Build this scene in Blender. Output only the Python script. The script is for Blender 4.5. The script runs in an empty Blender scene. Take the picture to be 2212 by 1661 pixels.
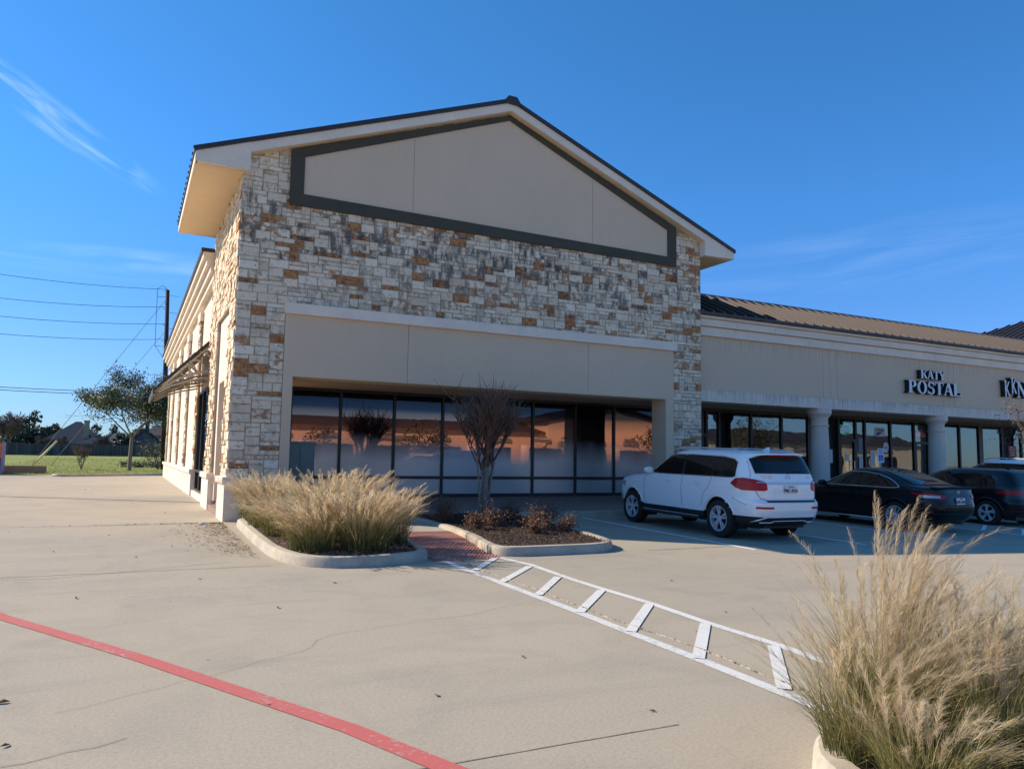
import bpy, bmesh, math, random
import numpy as np
from mathutils import Vector, Matrix
R = math.radians
# ------------------------------------------------------------------ camera
sc = bpy.context.scene
C = sc.collection
cam_d = bpy.data.cameras.new('camera'); cam = bpy.data.objects.new('camera', cam_d); C.objects.link(cam)
cam_d.sensor_width = 36; cam_d.lens = 36*1645/2212; cam_d.clip_start = 0.05; cam_d.clip_end = 3000
Mr = Matrix(((0.89311065, -0.05816256, -0.44606107), (-0.44951988, -0.07816561, -0.88984381), (0.01688896, 0.99524231, -0.09595577)))
cam.matrix_world = Matrix.Translation((0, 0, 1.6)) @ Mr.to_4x4()
sc.camera = cam
# ------------------------------------------------------------------ sky, sun, exposure
EL = R(33.2); SD = Vector((-0.795, 0.607, 0)).normalized()
world = bpy.data.worlds.new("World"); sc.world = world; world.use_nodes = True
nt = world.node_tree; nt.nodes.clear()
def N(nt, t, **k):
    n = nt.nodes.new(t)
    for a, v in k.items():
        if a.startswith('i_'): n.inputs[a[2:].replace('_', ' ')].default_value = v
        else: setattr(n, a, v)
    return n
wo = N(nt, 'ShaderNodeOutputWorld'); wb = N(nt, 'ShaderNodeBackground'); wb.inputs[1].default_value = 0.137
sky = N(nt, 'ShaderNodeTexSky'); sky.sky_type = 'NISHITA'; sky.sun_disc = False
sky.sun_elevation = EL; sky.sun_rotation = math.atan2(SD.x, SD.y); sky.air_density = 1.0; sky.dust_density = 0.1; sky.ozone_density = 2.0
hs = N(nt, 'ShaderNodeHueSaturation'); hs.inputs['Saturation'].default_value = 1.1
nt.links.new(sky.outputs[0], hs.inputs['Color'])
# thin cirrus streaks, kept to three stretches of sky
geo = N(nt, 'ShaderNodeTexCoord')
sep = N(nt, 'ShaderNodeSeparateXYZ'); nt.links.new(geo.outputs['Generated'], sep.inputs[0])
def WM(op, a, b=None):
    n = N(nt, 'ShaderNodeMath', operation=op)
    for i, v in enumerate((a, b)):
        if v is None: continue
        if isinstance(v, (int, float)): n.inputs[i].default_value = v
        else: nt.links.new(v, n.inputs[i])
    return n.outputs[0]
az = WM('ARCTAN2', sep.outputs[0], sep.outputs[1]); el = WM('ARCSINE', sep.outputs[2])
def streak(a0, e0, slope, la, le, sx, sy, seed):
    da = WM('SUBTRACT', az, a0); de = WM('SUBTRACT', WM('SUBTRACT', el, e0), WM('MULTIPLY', da, slope))
    cmb = N(nt, 'ShaderNodeCombineXYZ'); nt.links.new(WM('MULTIPLY', da, sx), cmb.inputs[0]); nt.links.new(WM('MULTIPLY', de, sy), cmb.inputs[1]); cmb.inputs[2].default_value = seed
    no = N(nt, 'ShaderNodeTexNoise'); no.inputs['Scale'].default_value = 1; no.inputs['Detail'].default_value = 6; no.inputs['Distortion'].default_value = .6
    nt.links.new(cmb.outputs[0], no.inputs['Vector'])
    g = WM('ADD', WM('POWER', WM('DIVIDE', da, la), 2), WM('POWER', WM('DIVIDE', de, le), 2))
    m = WM('MAXIMUM', WM('SUBTRACT', 1, g), 0)
    v = WM('MAXIMUM', WM('SUBTRACT', no.outputs[0], .42), 0)
    return WM('MULTIPLY', WM('MULTIPLY', v, 2.6), m)
A0 = R(26.6)
c1 = streak(A0-R(33.5), R(21.5), -.50, R(8.5), R(1.3), 14, 60, 1)
c2 = streak(A0+R(26), R(14), .06, R(16), R(2.6), 5, 46, 4)
c3 = streak(A0-R(26), R(12.5), .02, R(14), R(1.2), 6, 60, 9)
cl = WM('MINIMUM', WM('ADD', WM('ADD', WM('MULTIPLY', c1, .32), WM('MULTIPLY', c2, .075)), WM('MULTIPLY', c3, .15)), .6)
mx = N(nt, 'ShaderNodeMix'); mx.data_type = 'RGBA'; mx.inputs[7].default_value = (6.2, 7.0, 7.8, 1)
er = N(nt, 'ShaderNodeValToRGB'); e_ = er.color_ramp.elements; e_[0].position = 0; e_[0].color = (.21, .32, .56, 1); e_[1].position = 1; e_[1].color = (.29, .62, .80, 1)
for p_, c_ in ((.08, (.25, .40, .68, 1)), (.20, (.24, .525, .79, 1)), (.38, (.25, .585, .78, 1))): q_ = e_.new(p_); q_.color = c_
nt.links.new(WM('DIVIDE', el, 1.5708), er.inputs[0])
tm = N(nt, 'ShaderNodeMix'); tm.data_type = 'RGBA'; tm.blend_type = 'MULTIPLY'; tm.inputs[0].default_value = 1; nt.links.new(hs.outputs[0], tm.inputs[6]); nt.links.new(er.outputs[0], tm.inputs[7])
nt.links.new(cl, mx.inputs[0]); nt.links.new(tm.outputs[2], mx.inputs[6])
nt.links.new(mx.outputs[2], wb.inputs[0]); nt.links.new(wb.outputs[0], wo.inputs[0])
sd = bpy.data.lights.new('sun', 'SUN'); sd.energy = 3.75; sd.angle = R(0.53); sd.color = (1, .865, .675)
sun = bpy.data.objects.new('sun', sd); C.objects.link(sun)
sv = Vector((SD.x*math.cos(EL), SD.y*math.cos(EL), math.sin(EL)))
sun.rotation_euler = sv.to_track_quat('Z', 'Y').to_euler(); sun.location = sv*60
sc.view_settings.view_transform = 'Standard'; sc.view_settings.look = 'None'; sc.view_settings.gamma = 1; sc.view_settings.exposure = 0.82
# ------------------------------------------------------------------ materials
MT = {}
def base(name):
    m = bpy.data.materials.new(name); m.use_nodes = True; MT[name] = m
    nt = m.node_tree; return m, nt, nt.nodes['Principled BSDF']
def lk(nt, a, b): nt.links.new(a, b)
def coords(nt, scale=(1, 1, 1), world=True):
    if world:
        g = N(nt, 'ShaderNodeNewGeometry'); o = g.outputs['Position']
    else:
        g = N(nt, 'ShaderNodeTexCoord'); o = g.outputs['Object']
    mp = N(nt, 'ShaderNodeMapping'); mp.inputs['Scale'].default_value = scale; lk(nt, o, mp.inputs[0]); return mp.outputs[0]
def noise(nt, vec, s, d=4, dist=0, rough=.55):
    n = N(nt, 'ShaderNodeTexNoise'); n.inputs['Scale'].default_value = s; n.inputs['Detail'].default_value = d
    n.inputs['Distortion'].default_value = dist; n.inputs['Roughness'].default_value = rough; lk(nt, vec, n.inputs['Vector']); return n.outputs[0]
def ramp(nt, fac, stops):
    r = N(nt, 'ShaderNodeValToRGB'); cr = r.color_ramp
    while len(cr.elements) > 1: cr.elements.remove(cr.elements[-1])
    cr.elements[0].position = stops[0][0]; cr.elements[0].color = col(stops[0][1])
    for p, c in stops[1:]: e = cr.elements.new(p); e.color = col(c)
    lk(nt, fac, r.inputs[0]); return r.outputs[0]
def col(c): return (c, c, c, 1) if isinstance(c, (int, float)) else (c[0], c[1], c[2], 1)
def mixc(nt, fac, a, b, mode='MIX'):
    m = N(nt, 'ShaderNodeMix'); m.data_type = 'RGBA'; m.blend_type = mode
    for i, v in ((0, fac), (6, a), (7, b)):
        if isinstance(v, (int, float)): m.inputs[i].default_value = v if i == 0 else col(v)
        elif isinstance(v, tuple): m.inputs[i].default_value = col(v)
        else: lk(nt, v, m.inputs[i])
    return m.outputs[2]
def mth(nt, op, a, b=None, c=None):
    n = N(nt, 'ShaderNodeMath', operation=op)
    for i, v in enumerate((a, b, c)):
        if v is None: continue
        if isinstance(v, (int, float)): n.inputs[i].default_value = v
        else: lk(nt, v, n.inputs[i])
    return n.outputs[0]
def bump(nt, p, h, s=.3, d=.01):
    b = N(nt, 'ShaderNodeBump'); b.inputs['Strength'].default_value = s; b.inputs['Distance'].default_value = d
    lk(nt, h, b.inputs['Height']); lk(nt, b.outputs[0], p.inputs['Normal'])
def plain(name, c, rough=.8, var=.12, sc_=3, bmp=0, bs=60, metal=0, coat=0, spec=None, world=True):
    m, nt, p = base(name); v = coords(nt, world=world)
    n = noise(nt, v, sc_, 5); n2 = noise(nt, v, sc_*9, 3)
    f = mth(nt, 'ADD', mth(nt, 'MULTIPLY', n, .65), mth(nt, 'MULTIPLY', n2, .35))
    lo = tuple(x*(1-var*1.6) for x in c); hi = tuple(min(1, x*(1+var*1.6)) for x in c)
    lk(nt, ramp(nt, f, [(.25, lo), (.75, hi)]), p.inputs['Base Color'])
    p.inputs['Roughness'].default_value = rough; p.inputs['Metallic'].default_value = metal
    if coat: p.inputs['Coat Weight'].default_value = coat; p.inputs['Coat Roughness'].default_value = .03
    if spec is not None: p.inputs['Specular IOR Level'].default_value = spec
    if bmp: bump(nt, p, noise(nt, v, bs, 4), bmp, .01)
    return m
plain('stucco', (.68, .52, .36), .92, .075, .6, .25, 90)
plain('stucco_line', (.40, .30, .21), .9, .05)
plain('stucco_pale', (.80, .69, .56), .9, .07, .9, .2, 90)
plain('stucco_pink', (.84, .68, .53), .92, .07, .8, .25, 90)
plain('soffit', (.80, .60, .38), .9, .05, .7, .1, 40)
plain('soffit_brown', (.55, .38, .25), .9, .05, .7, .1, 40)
plain('trim_green', (.060, .052, .030), .7, .15, 2, .15, 40)
plain('bronze', (.038, .027, .022), .45, .12, 2)
plain('roof_metal', (.072, .050, .040), .5, .12, 1.2, .05, 5)
plain('frame_dark', (.012, .010, .010), .42, .1, 3)
plain('steel_grey', (.52, .46, .36), .5, .15, 6)
plain('mortar', (.34, .29, .22), .95, .15, 6, .4, 60)
plain('curb', (.43, .375, .295), .9, .22, 2.2, .35, 50)
plain('walk_concrete', (.42, .37, .30), .9, .12, 1.2, .25, 70)
plain('bark_pale', (.22, .175, .135), .85, .3, 14, .4, 50)
plain('bark_dark', (.10, .075, .055), .9, .3, 14, .4, 50)
plain('branch_brown', (.13, .07, .045), .85, .35, 14, .4, 50)
plain('twig', (.14, .085, .055), .85, .3, 12)
plain('pole_wood', (.035, .026, .023), .8, .3, 5)
plain('wire', (.02, .02, .02), .6, 0)
plain('yellow_guard', (.80, .68, .36), .6, .1)
plain('cabinet', (.15, .19, .17), .55, .08)
plain('column_paint', (.68, .57, .47), .88, .06, 1.5, .2, 60)
plain('beam_paint', (.80, .68, .55), .88, .08, 1.5, .2, 60)
plain('rubber', (.013, .013, .014), .85, .15, 8)
plain('alloy', (.55, .56, .58), .35, .04, 5, metal=.25, world=False)
plain('alloy_dark', (.05, .05, .055), .4, .04, 5, metal=.7, world=False)
plain('chrome', (.74, .75, .77), .2, .02, 5, metal=.55, world=False)
plain('plastic_black', (.015, .015, .017), .6, .05, 8)
plain('car_white', (.88, .88, .87), .3, .015, 2, coat=1, world=False)
plain('car_black', (.004, .004, .005), .3, .05, 2, coat=.45, spec=.2, world=False)
plain('car_graphite', (.006, .007, .010), .3, .05, 2, coat=.5, spec=.25, world=False)
plain('car_glass', (.006, .007, .009), .04, .0, 2, spec=.6, world=False)
plain('plate', (.70, .72, .73), .5, .05, 30)
plain('plate_ink', (.02, .02, .03), .5, 0)
plain('letter_white', (.72, .74, .76), .5, .03)
plain('letter_side', (.008, .009, .012), .5, .1)
plain('sign_white', (.75, .77, .77), .5, .05)
plain('sign_blue', (.02, .09, .42), .5, .05)
plain('sign_red', (.32, .05, .04), .5, .05)
plain('sign_grey', (.20, .20, .21), .5, .05)
plain('curtain', (.20, .13, .06), .7, .3, 4)
plain('interior', (.07, .06, .052), .9, .2, 1)
plain('house_wall', (.24, .17, .13), .9, .1, 1.5)
plain('chimney_tan', (.33, .27, .19), .9, .1, 3)
plain('chimney_brick', (.085, .04, .033), .9, .2, 6)
plain('gable_wall', (.10, .10, .12), .9, .1, 3)
plain('opp_wall', (.62, .50, .37), .9, .05, .5)
plain('opp_roof', (.06, .045, .04), .7, .1, .5)
plain('mon_orange', (.75, .17, .03), .6, .05)
plain('mon_purple', (.08, .055, .20), .6, .05)
plain('mon_side', (.23, .22, .33), .6, .05)
plain('dry_leaf', (.17, .105, .055), .8, .45, 9)
plain('paper', (.80, .80, .78), .8, .03)
plain('leaf_litter', (.30, .19, .10), .85, .5, 15)
def lamp_mat(name, c, s):
    m, nt, p = base(name); p.inputs['Base Color'].default_value = col(c); p.inputs['Emission Color'].default_value = col(c); p.inputs['Emission Strength'].default_value = s
lamp_mat('neon_green', (.04, .75, .38), 3.2); lamp_mat('neon_red', (.9, .10, .08), 2.2); lamp_mat('lamp_on', (1, .95, .85), 3); lamp_mat('neon_dull', (.12, .34, .30), .6)
# car tail lamp
m, nt, p = base('tail_red'); v = coords(nt, world=False)
w = N(nt, 'ShaderNodeTexWave'); w.bands_direction = 'Z'; w.inputs['Scale'].default_value = 14; w.inputs['Distortion'].default_value = 1; lk(nt, v, w.inputs[0])
lk(nt, ramp(nt, w.outputs[1], [(0, (.28, .002, .004)), (.8, (.50, .008, .010))]), p.inputs['Base Color']); p.inputs['Roughness'].default_value = .3; p.inputs['Specular IOR Level'].default_value = .2; p.inputs['Coat Weight'].default_value = .35
m, nt, p = base('tail_clear'); p.inputs['Base Color'].default_value = (.45, .40, .42, 1); p.inputs['Roughness'].default_value = .1; p.inputs['Metallic'].default_value = .5
# trowelled stucco with faint drips
for nm, c1_, c2_ in (('stucco', (.70, .535, .37), (.55, .425, .30)),):
    m = MT[nm]; nt = m.node_tree; p = nt.nodes['Principled BSDF']; st = noise(nt, coords(nt, (6, 6, .5)), 1.4, 6, .2, .7); bl = noise(nt, coords(nt), .5, 5, .4); tr_ = noise(nt, coords(nt, (1, 1, 1)), 9, 4, .6)
    f = mth(nt, 'ADD', mth(nt, 'ADD', mth(nt, 'MULTIPLY', ramp(nt, st, [(.45, 0), (.72, 1)]), .14), mth(nt, 'MULTIPLY', ramp(nt, bl, [(.35, 0), (.7, 1)]), .30)), mth(nt, 'MULTIPLY', tr_, .16))
    lk(nt, mixc(nt, f, c1_, c2_), p.inputs['Base Color'])
# limestone: tone is one random value per stone
m, nt, p = base('limestone'); v = coords(nt)
at = N(nt, 'ShaderNodeAttribute'); at.attribute_name = 'tone'; t = at.outputs['Fac']
cream = ramp(nt, mth(nt, 'FRACT', mth(nt, 'MULTIPLY', t, 7.3)), [(0, (.67, .53, .36)), (.35, (.90, .745, .54)), (.7, (.78, .645, .47)), (1, (.92, .80, .61))])
n1 = noise(nt, v, 9, 6, .8, .65)
cream = mixc(nt, ramp(nt, n1, [(.52, 0), (.66, .75)]), cream, (.33, .24, .145))
rust = ramp(nt, noise(nt, v, 14, 6, .5, .7), [(.30, (.10, .038, .016)), (.46, (.40, .155, .05)), (.68, (.62, .36, .17))])
sp9 = N(nt, 'ShaderNodeSeparateXYZ'); g9 = N(nt, 'ShaderNodeNewGeometry'); lk(nt, g9.outputs['Position'], sp9.inputs[0]); fr9 = mth(nt, 'GREATER_THAN', sp9.outputs[0], 1.93)
isr = mth(nt, 'LESS_THAN', t, mth(nt, 'ADD', .04, mth(nt, 'MULTIPLY', fr9, .07))); half = mth(nt, 'MULTIPLY', mth(nt, 'LESS_THAN', t, mth(nt, 'ADD', .20, mth(nt, 'MULTIPLY', fr9, .08))), ramp(nt, noise(nt, v, 7, 4, .4), [(.47, 0), (.55, .85)]))
c = mixc(nt, mth(nt, 'MAXIMUM', isr, half), cream, rust)
# black lichen running down in streaks below the gable panel
vs = coords(nt, (4.2, 4.2, 1.6)); st = noise(nt, vs, 1.6, 7, .3, .7); big = noise(nt, coords(nt, (1, 1, 1.4)), .55, 3)
sp = N(nt, 'ShaderNodeSeparateXYZ'); g = N(nt, 'ShaderNodeNewGeometry'); lk(nt, g.outputs['Position'], sp.inputs[0])
zz = sp.outputs[2]; zm = ramp(nt, mth(nt, 'DIVIDE', zz, 10), [(.0, .22), (.45, .30), (.54, .55), (.62, 1), (.73, 1), (.76, .25), (1, .1)])
front = mth(nt, 'GREATER_THAN', sp.outputs[0], 1.93)
lich = mth(nt, 'MULTIPLY', mth(nt, 'MULTIPLY', zm, front), mth(nt, 'MULTIPLY', ramp(nt, st, [(.43, 0), (.56, 1)]), ramp(nt, mth(nt, 'ADD', big, mth(nt, 'MULTIPLY', mth(nt, 'SUBTRACT', mth(nt, 'FRACT', mth(nt, 'MULTIPLY', t, 31)), .5), .75)), [(.40, .03), (.62, 1)])))
fine = mth(nt, 'MULTIPLY', front, ramp(nt, noise(nt, v, 45, 5, .2, .8), [(.55, 0), (.67, .6)]))
c = mixc(nt, mth(nt, 'MULTIPLY', mth(nt, 'MAXIMUM', lich, fine), .84), c, (.045, .045, .05))
lk(nt, c, p.inputs['Base Color']); p.inputs['Roughness'].default_value = .93
bump(nt, p, mth(nt, 'ADD', noise(nt, v, 22, 6, .4, .7), mth(nt, 'MULTIPLY', noise(nt, v, 5, 3), .8)), .75, .03)
# rain-streaked beam
def streaky(name, c1, c2, z0):
    m, nt, p = base(name); st = noise(nt, coords(nt, (9, 9, .8)), 1.5, 6, .2, .7); a = noise(nt, coords(nt), 1.3, 4)
    sp = N(nt, 'ShaderNodeSeparateXYZ'); g = N(nt, 'ShaderNodeNewGeometry'); lk(nt, g.outputs['Position'], sp.inputs[0])
    f = mth(nt, 'MULTIPLY', ramp(nt, st, [(.45, 0), (.7, 1)]), ramp(nt, mth(nt, 'SUBTRACT', sp.outputs[2], z0-.5), [(.1, .05), (.5, .9)]))
    f = mth(nt, 'ADD', f, mth(nt, 'MULTIPLY', ramp(nt, a, [(.3, 0), (.7, 1)]), .12))
    lk(nt, mixc(nt, f, c1, c2), p.inputs['Base Color']); p.inputs['Roughness'].default_value = .9
    bump(nt, p, noise(nt, coords(nt), 80, 3), .2, .01)
streaky('beam_streaked', (.78, .67, .56), (.24, .215, .20), 3.72)
streaky('stucco_streaked', (.68, .52, .365), (.52, .405, .295), 5.2)
# concrete paving
m, nt, p = base('concrete'); v = coords(nt)
a = noise(nt, v, .16, 5, .4); b = noise(nt, v, .9, 6, .8, .65); c_ = noise(nt, v, 38, 4, 0, .7)
k = ramp(nt, a, [(.3, (.385, .338, .26)), (.5, (.44, .376, .282)), (.7, (.485, .405, .295))])
k = mixc(nt, ramp(nt, b, [(.48, 0), (.72, .45)]), k, (.285, .255, .21))
k = mixc(nt, ramp(nt, noise(nt, v, .35, 3, .2), [(.6, 0), (.8, .35)]), k, (.52, .40, .29))
vst = coords(nt, (.7, 5, 1)); k = mixc(nt, ramp(nt, noise(nt, vst, .5, 5, .4, .6), [(.54, 0), (.7, .26)]), k, (.26, .24, .21))
k = mixc(nt, ramp(nt, c_, [(.35, .30), (.6, 0)]), k, (.20, .18, .155))
k = mixc(nt, ramp(nt, noise(nt, v, 130, 2), [(.62, 0), (.75, .5)]), k, (.62, .56, .47))
vo = N(nt, 'ShaderNodeTexVoronoi'); vo.feature = 'F1'; vo.inputs['Scale'].default_value = 1.7; lk(nt, v, vo.inputs['Vector'])
k = mixc(nt, ramp(nt, vo.outputs['Distance'], [(.015, .75), (.04, 0)]), k, (.10, .085, .07))
lk(nt, k, p.inputs['Base Color']); p.inputs['Roughness'].default_value = .88; p.inputs['Specular IOR Level'].default_value = .3
bump(nt, p, mth(nt, 'ADD', c_, mth(nt, 'MULTIPLY', noise(nt, v, 150, 2), .6)), .45, .006)
def paint(name, c, lo=.40, hi=.50):
    m, nt, p = base(name); v = coords(nt); n = noise(nt, v, 26, 6, .3, .75); n2 = noise(nt, v, 1.2, 3)
    w = ramp(nt, mth(nt, 'ADD', mth(nt, 'MULTIPLY', n, .7), mth(nt, 'MULTIPLY', n2, .3)), [(lo-.06, 1), (hi-.08, 0)])
    lk(nt, mixc(nt, w, mixc(nt, ramp(nt, noise(nt, v, 60, 3), [(.4, 0), (.7, .25)]), c, tuple(x*.7 for x in c)), (.38, .34, .28)), p.inputs['Base Color'])
    p.inputs['Roughness'].default_value = .8; bump(nt, p, n, .3, .005)
paint('paint_white', (.70, .69, .655), .44, .54); paint('paint_worn', (.68, .67, .64), .47, .57); paint('paint_red', (.54, .125, .11), .43, .53); paint('paint_stall', (.82, .84, .86), .40, .50)
m, nt, p = base('crack_fill'); v = coords(nt); lk(nt, ramp(nt, noise(nt, v, 18, 5, .5, .7), [(.4, (.06, .05, .04)), (.55, (.37, .325, .27))]), p.inputs['Base Color']); p.inputs['Roughness'].default_value = .95
plain('joint_dark', (.22, .185, .145), .95, .5, 5)
# brick pavers
m, nt, p = base('brick_pave'); v = coords(nt); br = N(nt, 'ShaderNodeTexBrick'); br.inputs['Scale'].default_value = 4.5; lk(nt, v, br.inputs['Vector'])
br.inputs['Color1'].default_value = (.34, .17, .115, 1); br.inputs['Color2'].default_value = (.27, .15, .11, 1); br.inputs['Mortar'].default_value = (.30, .26, .22, 1); br.inputs['Mortar Size'].default_value = .03
lk(nt, mixc(nt, mth(nt, 'MULTIPLY', noise(nt, v, 2.5, 4), .5), br.outputs[0], (.32, .22, .17)), p.inputs['Base Color']); p.inputs['Roughness'].default_value = .85
# tactile ramp
m, nt, p = base('tactile'); v = coords(nt); n = noise(nt, v, 3, 5)
lk(nt, ramp(nt, n, [(.3, (.30, .095, .075)), (.55, (.42, .195, .15)), (.75, (.45, .27, .22))]), p.inputs['Base Color']); p.inputs['Roughness'].default_value = .85
# mulch
m, nt, p = base('mulch'); v = coords(nt); vo = N(nt, 'ShaderNodeTexVoronoi'); vo.inputs['Scale'].default_value = 26; lk(nt, coords(nt, (1, .6, 1)), vo.inputs['Vector'])
lk(nt, mixc(nt, ramp(nt, noise(nt, v, 30, 4), [(.55, 0), (.75, .8)]), ramp(nt, vo.outputs['Color'], [(.2, (.022, .013, .009)), (.55, (.06, .034, .022)), (.85, (.12, .075, .05))]), (.16, .10, .065)), p.inputs['Base Color'])
p.inputs['Roughness'].default_value = .95; bump(nt, p, vo.outputs['Distance'], 1, .03)
plain('chip_a', (.075, .042, .027), .9, .4, 9); plain('chip_b', (.30, .24, .18), .9, .3, 9)
# lawn
m, nt, p = base('lawn'); v = coords(nt); a = noise(nt, coords(nt, (.35, 1, 1)), .35, 6, .5); b = noise(nt, v, 6, 5)
k = ramp(nt, a, [(.35, (.19, .24, .03)), (.5, (.29, .33, .05)), (.65, (.38, .32, .10))])
lk(nt, mixc(nt, ramp(nt, b, [(.35, .5), (.6, 0)]), k, (.08, .105, .02)), p.inputs['Base Color']); p.inputs['Roughness'].default_value = .95; bump(nt, p, b, 1, .15)
# shingles / fence boards
m, nt, p = base('shingle'); v = coords(nt); lk(nt, ramp(nt, noise(nt, v, 2.5, 6, 0, .8), [(.3, (.055, .06, .068)), (.7, (.105, .108, .118))]), p.inputs['Base Color']); p.inputs['Roughness'].default_value = .95
m, nt, p = base('fence_wood'); v = coords(nt, (7, .01, .05)); lk(nt, ramp(nt, noise(nt, v, 1.0, 2), [(.3, (.045, .04, .036)), (.55, (.085, .078, .07)), (.75, (.16, .145, .125))]), p.inputs['Base Color']); p.inputs['Roughness'].default_value = .95
# foliage with a per-leaf random
def foliage(name, stops, trans=.25, rough=.6):
    m, nt, p = base(name); at = N(nt, 'ShaderNodeAttribute'); at.attribute_name = 'tone'
    k = ramp(nt, at.outputs['Fac'], stops); lk(nt, k, p.inputs['Base Color']); p.inputs['Roughness'].default_value = rough
    tr = N(nt, 'ShaderNodeBsdfTranslucent'); lk(nt, k, tr.inputs[0]); ms = N(nt, 'ShaderNodeMixShader'); ms.inputs[0].default_value = trans
    o = nt.nodes['Material Output']; lk(nt, p.outputs[0], ms.inputs[1]); lk(nt, tr.outputs[0], ms.inputs[2]); lk(nt, ms.outputs[0], o.inputs[0])
foliage('leaf_oak', [(0, (.045, .06, .025)), (.6, (.09, .115, .045)), (.9, (.15, .16, .07)), (1, (.20, .15, .08))])
foliage('leaf_far', [(0, (.028, .042, .022)), (.6, (.05, .068, .034)), (1, (.085, .09, .045))], .15)
foliage('leaf_brown', [(0, (.06, .026, .016)), (.5, (.17, .065, .03)), (.85, (.27, .12, .05)), (1, (.12, .12, .05))])
foliage('leaf_myrtle', [(0, (.04, .02, .015)), (.6, (.13, .06, .03)), (.85, (.38, .21, .08)), (1, (.10, .10, .03))])
foliage('far_twig', [(0, (.10, .075, .065)), (1, (.19, .14, .12))], .1)
foliage('blade', [(0, (.075, .08, .026)), (.25, (.20, .19, .06)), (.5, (.44, .36, .14)), (1, (.70, .56, .28))], .35)
foliage('blade_gold', [(0, (.20, .18, .06)), (1, (.55, .43, .20))], .35)
foliage('lawn_blade', [(0, (.17, .22, .03)), (.6, (.30, .36, .055)), (1, (.42, .38, .11))], .3)
foliage('plume', [(0, (.48, .36, .22)), (.5, (.68, .54, .35)), (1, (.86, .73, .50))], .5, .8)
# glass of the shop strip: tinted, mirrors the lot
m, nt, p = base('glass_strip')
tr = N(nt, 'ShaderNodeBsdfTransparent'); tr.inputs[0].default_value = (.42, .44, .46, 1); gl = N(nt, 'ShaderNodeBsdfGlossy'); gl.inputs['Roughness'].default_value = .0; gl.inputs[0].default_value = (.85, .92, .95, 1)
fr = N(nt, 'ShaderNodeFresnel'); fr.inputs[0].default_value = 1.5; fac = mth(nt, 'MINIMUM', mth(nt, 'ADD', mth(nt, 'MULTIPLY', fr.outputs[0], 1.1), .085), .9)
ms = N(nt, 'ShaderNodeMixShader'); lk(nt, fac, ms.inputs[0]); lk(nt, tr.outputs[0], ms.inputs[1]); lk(nt, gl.outputs[0], ms.inputs[2]); lk(nt, ms.outputs[0], nt.nodes['Material Output'].inputs[0])
v = coords(nt); bm_ = N(nt, 'ShaderNodeBump'); bm_.inputs['Strength'].default_value = .12; bm_.inputs['Distance'].default_value = .02; lk(nt, noise(nt, v, .9, 2), bm_.inputs['Height']); lk(nt, bm_.outputs[0], gl.inputs['Normal'])
# glass of the empty corner shop: copper mirror film with a dark sky reflection painted in at the top, milky film fading in below
m, nt, p = base('glass_film'); v = coords(nt)
gl = N(nt, 'ShaderNodeBsdfGlossy'); gl.inputs[0].default_value = (.62, .27, .18, 1); gl.inputs['Roughness'].default_value = .012
bm_ = N(nt, 'ShaderNodeBump'); bm_.inputs['Strength'].default_value = .10; bm_.inputs['Distance'].default_value = .02; lk(nt, noise(nt, coords(nt, (1, 1, .6)), .8, 2), bm_.inputs['Height']); lk(nt, bm_.outputs[0], gl.inputs['Normal'])
dk = N(nt, 'ShaderNodeBsdfDiffuse'); dk.inputs[0].default_value = (.010, .013, .020, 1)
sp0 = N(nt, 'ShaderNodeSeparateXYZ'); g0 = N(nt, 'ShaderNodeNewGeometry'); lk(nt, g0.outputs['Position'], sp0.inputs[0])
lk(nt, ramp(nt, mth(nt, 'DIVIDE', sp0.outputs[2], 4), [(.60, (.60, .30, .22)), (.69, (.28, .17, .15)), (.72, (.055, .06, .08)), (.80, (.030, .032, .045))]), gl.inputs[0])  # tint darkens with height to paint in the dark reflected sky
m1 = N(nt, 'ShaderNodeMixShader'); m1.inputs[0].default_value = .62; lk(nt, dk.outputs[0], m1.inputs[1]); lk(nt, gl.outputs[0], m1.inputs[2])
fd = N(nt, 'ShaderNodeBsdfDiffuse'); lk(nt, mixc(nt, noise(nt, coords(nt, (1, 1, .5)), 1.1, 4), (.78, .70, .62), (.50, .48, .47)), fd.inputs[0])
fg = N(nt, 'ShaderNodeBsdfGlossy'); fg.inputs[0].default_value = (.30, .33, .38, 1); fg.inputs['Roughness'].default_value = .22
m2 = N(nt, 'ShaderNodeMixShader'); m2.inputs[0].default_value = .38; lk(nt, fd.outputs[0], m2.inputs[1]); lk(nt, fg.outputs[0], m2.inputs[2])
sp = N(nt, 'ShaderNodeSeparateXYZ'); g = N(nt, 'ShaderNodeNewGeometry'); lk(nt, g.outputs['Position'], sp.inputs[0])
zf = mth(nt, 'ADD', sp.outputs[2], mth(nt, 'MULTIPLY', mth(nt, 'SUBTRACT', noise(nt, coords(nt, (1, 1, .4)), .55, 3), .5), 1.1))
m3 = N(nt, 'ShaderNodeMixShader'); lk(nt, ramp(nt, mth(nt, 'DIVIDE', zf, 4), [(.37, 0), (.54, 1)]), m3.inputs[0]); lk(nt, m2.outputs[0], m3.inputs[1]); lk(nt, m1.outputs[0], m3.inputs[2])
lk(nt, m3.outputs[0], nt.nodes['Material Output'].inputs[0])
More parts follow.
